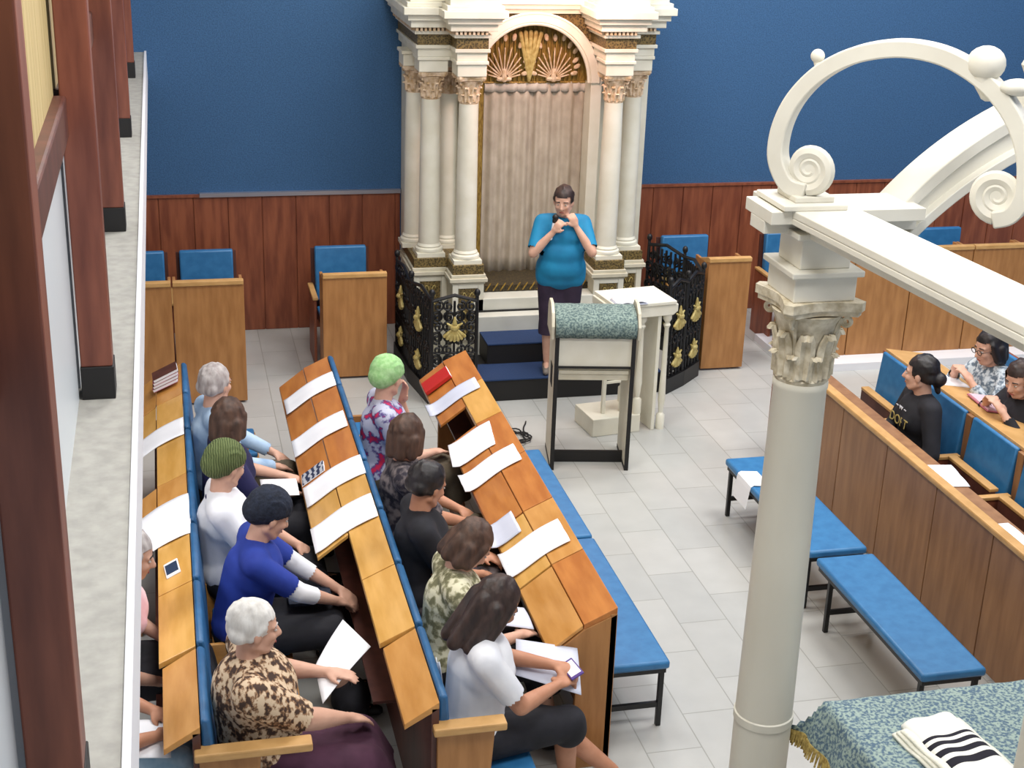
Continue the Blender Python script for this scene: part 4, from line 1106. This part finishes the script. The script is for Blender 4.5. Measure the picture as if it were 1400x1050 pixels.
held_sheet('paper','large white pages on the lap of the person in the white T-shirt','paper',[(1.50,5.80,.70),(1.56,6.06,.74),(1.84,5.92,.74),(1.78,5.62,.67)],'printed_grey')
e = empty('paper','white cloth-like sheet tucked behind the person in the white T-shirt','paper',(1.13,5.80,.45))
obj('sheet', MB().grid(lambda u,v: V((-.01+.05*u,-.06+.12*v,.36*(1-u)+.02*sin(v*6))),6,6,thick=(.004,0,0)), 'paper_white', e, smooth='all')
# under the balcony
person('person in a pale pink shirt and black skirt half under the balcony ledge', (-.46,6.42,0), 0, 'pink_cloth', ('bob','hair_grey'), 'skirt','black_cloth', head=(0,.3,0), lean=.22, handR=(.24,-.20,.56), handL=(.28,.10,.60), sleeve=.7)
person('person in pale blue clothes with papers on the lap under the balcony ledge', (-.56,5.72,0), 0, 'jeans_pale', ('short','hair_dkbrown'), 'trousers','jeans_pale', head=(0,.1,0), lean=.05, handR=(.34,-.10,.64), handL=(.32,.10,.64), sleeve=.5, skin='skin_tan', shoe='sandal_brown')
held_sheet('paper','white papers on the lap beside the balcony edge, bottom left','paper',[(-.34,5.52,.66),(-.34,5.80,.67),(-.13,5.78,.66),(-.13,5.50,.65)])
# speaker
SPK = person('standing speaker in a teal short-sleeved top and dark skirt holding a microphone before the ark', (3.14,11.17,.2), rad(-100), 'teal_top', ('short','hair_dkbrown'), 'skirt','navy_plum', lean=.0, w=1.03, stand=True, sc=1.0, belly=.02, toplen=.07, head=(-.25,.18,0),
    handR=(.16,-.09,1.26), handL=(.14,.10,1.30), sleeve=.45, curl=1.3, hem=.35, shoe='shoe_grey', poleR=(.1,-.4,.9), poleL=(.12,.42,.9), hdR=((.25,.45,.85),(.7,-.7,.1),(.5,.6,-.1)), hdL=((.1,-.35,.9),(.8,.5,.0),(.3,-.8,-.1)))

mc = empty('microphone','white-bodied microphone with dark head held to the mouth of the standing speaker','microphone',(0,0,0))
def w2(p): return Matrix.Translation((3.14,11.17,.2)) @ Matrix.Rotation(rad(-100),4,'Z') @ V(p)
_,hc_,Hd_,arms_,_l = SPK
wr = arms_['R'][2]; top = hc_+Hd_ @ V((.125,-.04,-.075)); bot = wr+V((.06,.02,.0)); bot = top+V((.02,-.035,-.19))
mc.location = w2(bot)
T_ = Matrix.Rotation(rad(-100),4,'Z')
d_ = (T_ @ (top-bot))
obj('handle', MB().cap((0,0,0),d_*.78,.012,.016,12,3), 'white_paint', mc, smooth=1)
obj('head', MB().ell(d_*.92,(.026,.026,.028)).cap(d_*.74,d_*.8,.02,.022,12,2), 'near_black', mc, smooth=1)
# right-hand pews: facing -x
R1 = person('person in a black long-sleeved printed top with dark tied hair, seated in the right pew', (4.94,8.22,0), pi, 'black_cloth', ('bun','hair_black'), 'trousers','black_cloth', head=(-.75,.05,0), lean=.05, hipz=.47, twist=-.15, feet=((.20,-.20),(.20,.20)), knee=(-1.3,1.3), handR=(.26,-.14,.56), handL=(.26,.14,.56), sleeve=.95, w=.98)
# lettering on the chest
def chest_print(body, hc, lines, base):
    for txt,size,off,mn in lines:
        cu_ = bpy.data.curves.new('print','FONT'); cu_.body = txt; cu_.size = size; cu_.align_x = 'CENTER'; cu_.extrude = .0015
        o = bpy.data.objects.new('tmp',cu_); COL.objects.link(o)
        bpy.context.evaluated_depsgraph_get().update()
        me = bpy.data.meshes.new_from_object(o.evaluated_get(bpy.context.evaluated_depsgraph_get())); bpy.data.objects.remove(o)
        T = base @ Matrix.Translation((0,off,0)); me.transform(T)
        obj('shirt_print', me, mn, body)
base = Matrix.Translation((.172,.0,.80)) @ Matrix(((0,0,1,0),(1,0,0,0),(0,1,0,0),(0,0,0,1))) @ Matrix.Rotation(rad(-6),4,'X')
chest_print(R1[0], R1[1], [('DOFT',.085,-.05,'gilt'),('~ vv ~',.05,.05,'white_cloth')], base)
person('person with glasses in a grey and white patterned shirt reading at the right rear desk', (5.80,8.62,0), pi, 'grey_print_cloth', ('bob','hair_black'), 'trousers','black_cloth', head=(.1,.25,0), lean=.22, handR=(.34,-.08,.90), handL=(.34,.14,.90), sleeve=.95, glasses=True)
person('person with dark brown hair and dark clothes at the far right edge, behind the beam', (5.70,8.02,0), pi, 'black_cloth', ('long','hair_dkbrown'), 'trousers','black_cloth', head=(.3,.35,0), lean=.25, handR=(.34,-.08,.90), handL=(.34,.14,.90), sleeve=.95)

for (nm,x,y,z,lb,rs) in (('black_bag',1.47,8.45,.0,'dark bulk added for the shade between the green-capped person and the front desk row',(.12,.26,.28)),('black_bag',.80,6.62,0,'black handbag on the floor before the person in royal blue',(.11,.15,.13)),('black_bag',.86,7.45,0,'black tote on the floor ahead of the olive-capped person',(.11,.17,.2)),('black_bag',1.84,7.4,0,'black shoulder bag on the floor under the front desk row',(.10,.2,.16))):  # the large one is no bag but a dark bulk put where shade falls
    b_ = empty(nm,lb,'bag',(x,y,z))
    m__ = MB().box(-rs[0]*.7,rs[0]*.7,-rs[1]*.8,rs[1]*.8,.02,rs[2]).ell((0,0,rs[2]),(rs[0]*.8,rs[1]*.9,rs[2]*.35)).ell((0,0,.12),(rs[0],rs[1],.118))
    obj('body', remesh(m__,.015,5), 'black_cloth', b_)
    obj('handle', MB().tube([V((0,(-.5+i/10)*rs[1],rs[2]*1.25+.10*sin(pi*i/10))) for i in range(11)],.008,6), 'near_black', b_, smooth=1)

GROUPS = {'balcony_post':'mahogany posts along the balcony ledge','balcony_partition':'partition bays between the balcony posts','pew':'pew rows','oak_desk':'oak desks along the back wall',
 'booklet':'booklets lying on the pew desks','iron_railing':'iron railings beside the ark steps','black_bag':'black bags on the floor between the pews','paper':'loose white papers'}
for o in list(COL.objects):
    if o.parent is None and 'category' in o.keys() and 'group' not in o.keys():
        nm = o.name.split('.')[0]
        if nm in GROUPS: o['group'] = GROUPS[nm]
        elif nm == 'person' and 'standing' not in o['label']: o['group'] = 'people seated in the pews'


# --------------------------------------------------------- lights and camera
def area(name, loc, size, power, rot=(0,0,0), col=(1,1,1), sy=None):
    l = bpy.data.lights.new(name,'AREA'); l.size = size; l.energy = power; l.color = col
    if sy: l.shape = 'RECTANGLE'; l.size_y = sy
    o = bpy.data.objects.new(name,l); COL.objects.link(o); o.location = loc; o.rotation_euler = rot; return o
for i,(x,y) in enumerate([(1.2,3.5),(5.2,3.5),(1.2,8.2),(5.2,8.2),(8.3,8),(3.2,10.8)]):
    area('ceiling_lamp', (x,y,6.5), 1.6, 140, col=(1,.985,.96))
area('ceiling_lamp', (6.6,11.0,6.4), 1.0, 70)  # extra fill added to brighten the back right floor
area('wall_fill', (7.2,11.9,6.3), .5, 30)  # added light to make the upper right of the back wall paler
area('under_balcony_lamp', (-1.4,6.5,2.3), .8, 25)
area('balcony_lamp', (.9,3,6.3), 1.2, 40)
l = bpy.data.lights.new('ark_lamp','POINT'); l.energy = 42; l.color = (1,.5,.36); l.shadow_soft_size = .1
o = bpy.data.objects.new('ark_lamp',l); COL.objects.link(o); o.location = (3.3,11.5,3.35)
w = bpy.data.worlds.new('world'); SC.world = w; w.use_nodes = True
w.node_tree.nodes['Background'].inputs[0].default_value = (.85,.9,1,1); w.node_tree.nodes['Background'].inputs[1].default_value = .55

P_,Y0_,RO_ = .36602,.241885,-.0345401
f = V((sin(Y0_)*cos(P_), cos(Y0_)*cos(P_), -sin(P_))); rt = V((cos(Y0_),-sin(Y0_),0)); dn = f.cross(rt)
c,s = cos(RO_),sin(RO_)
X = rt*c+dn*s; Yd = dn*c-rt*s
cam = bpy.data.cameras.new('camera'); cam.sensor_width = 36; cam.lens = 1966.5/1400*36; cam.clip_start = .05
co = bpy.data.objects.new('camera',cam); COL.objects.link(co)
co.matrix_world = Matrix(((X.x,-Yd.x,-f.x,0),(X.y,-Yd.y,-f.y,0),(X.z,-Yd.z,-f.z,4.5),(0,0,0,1)))
SC.camera = co
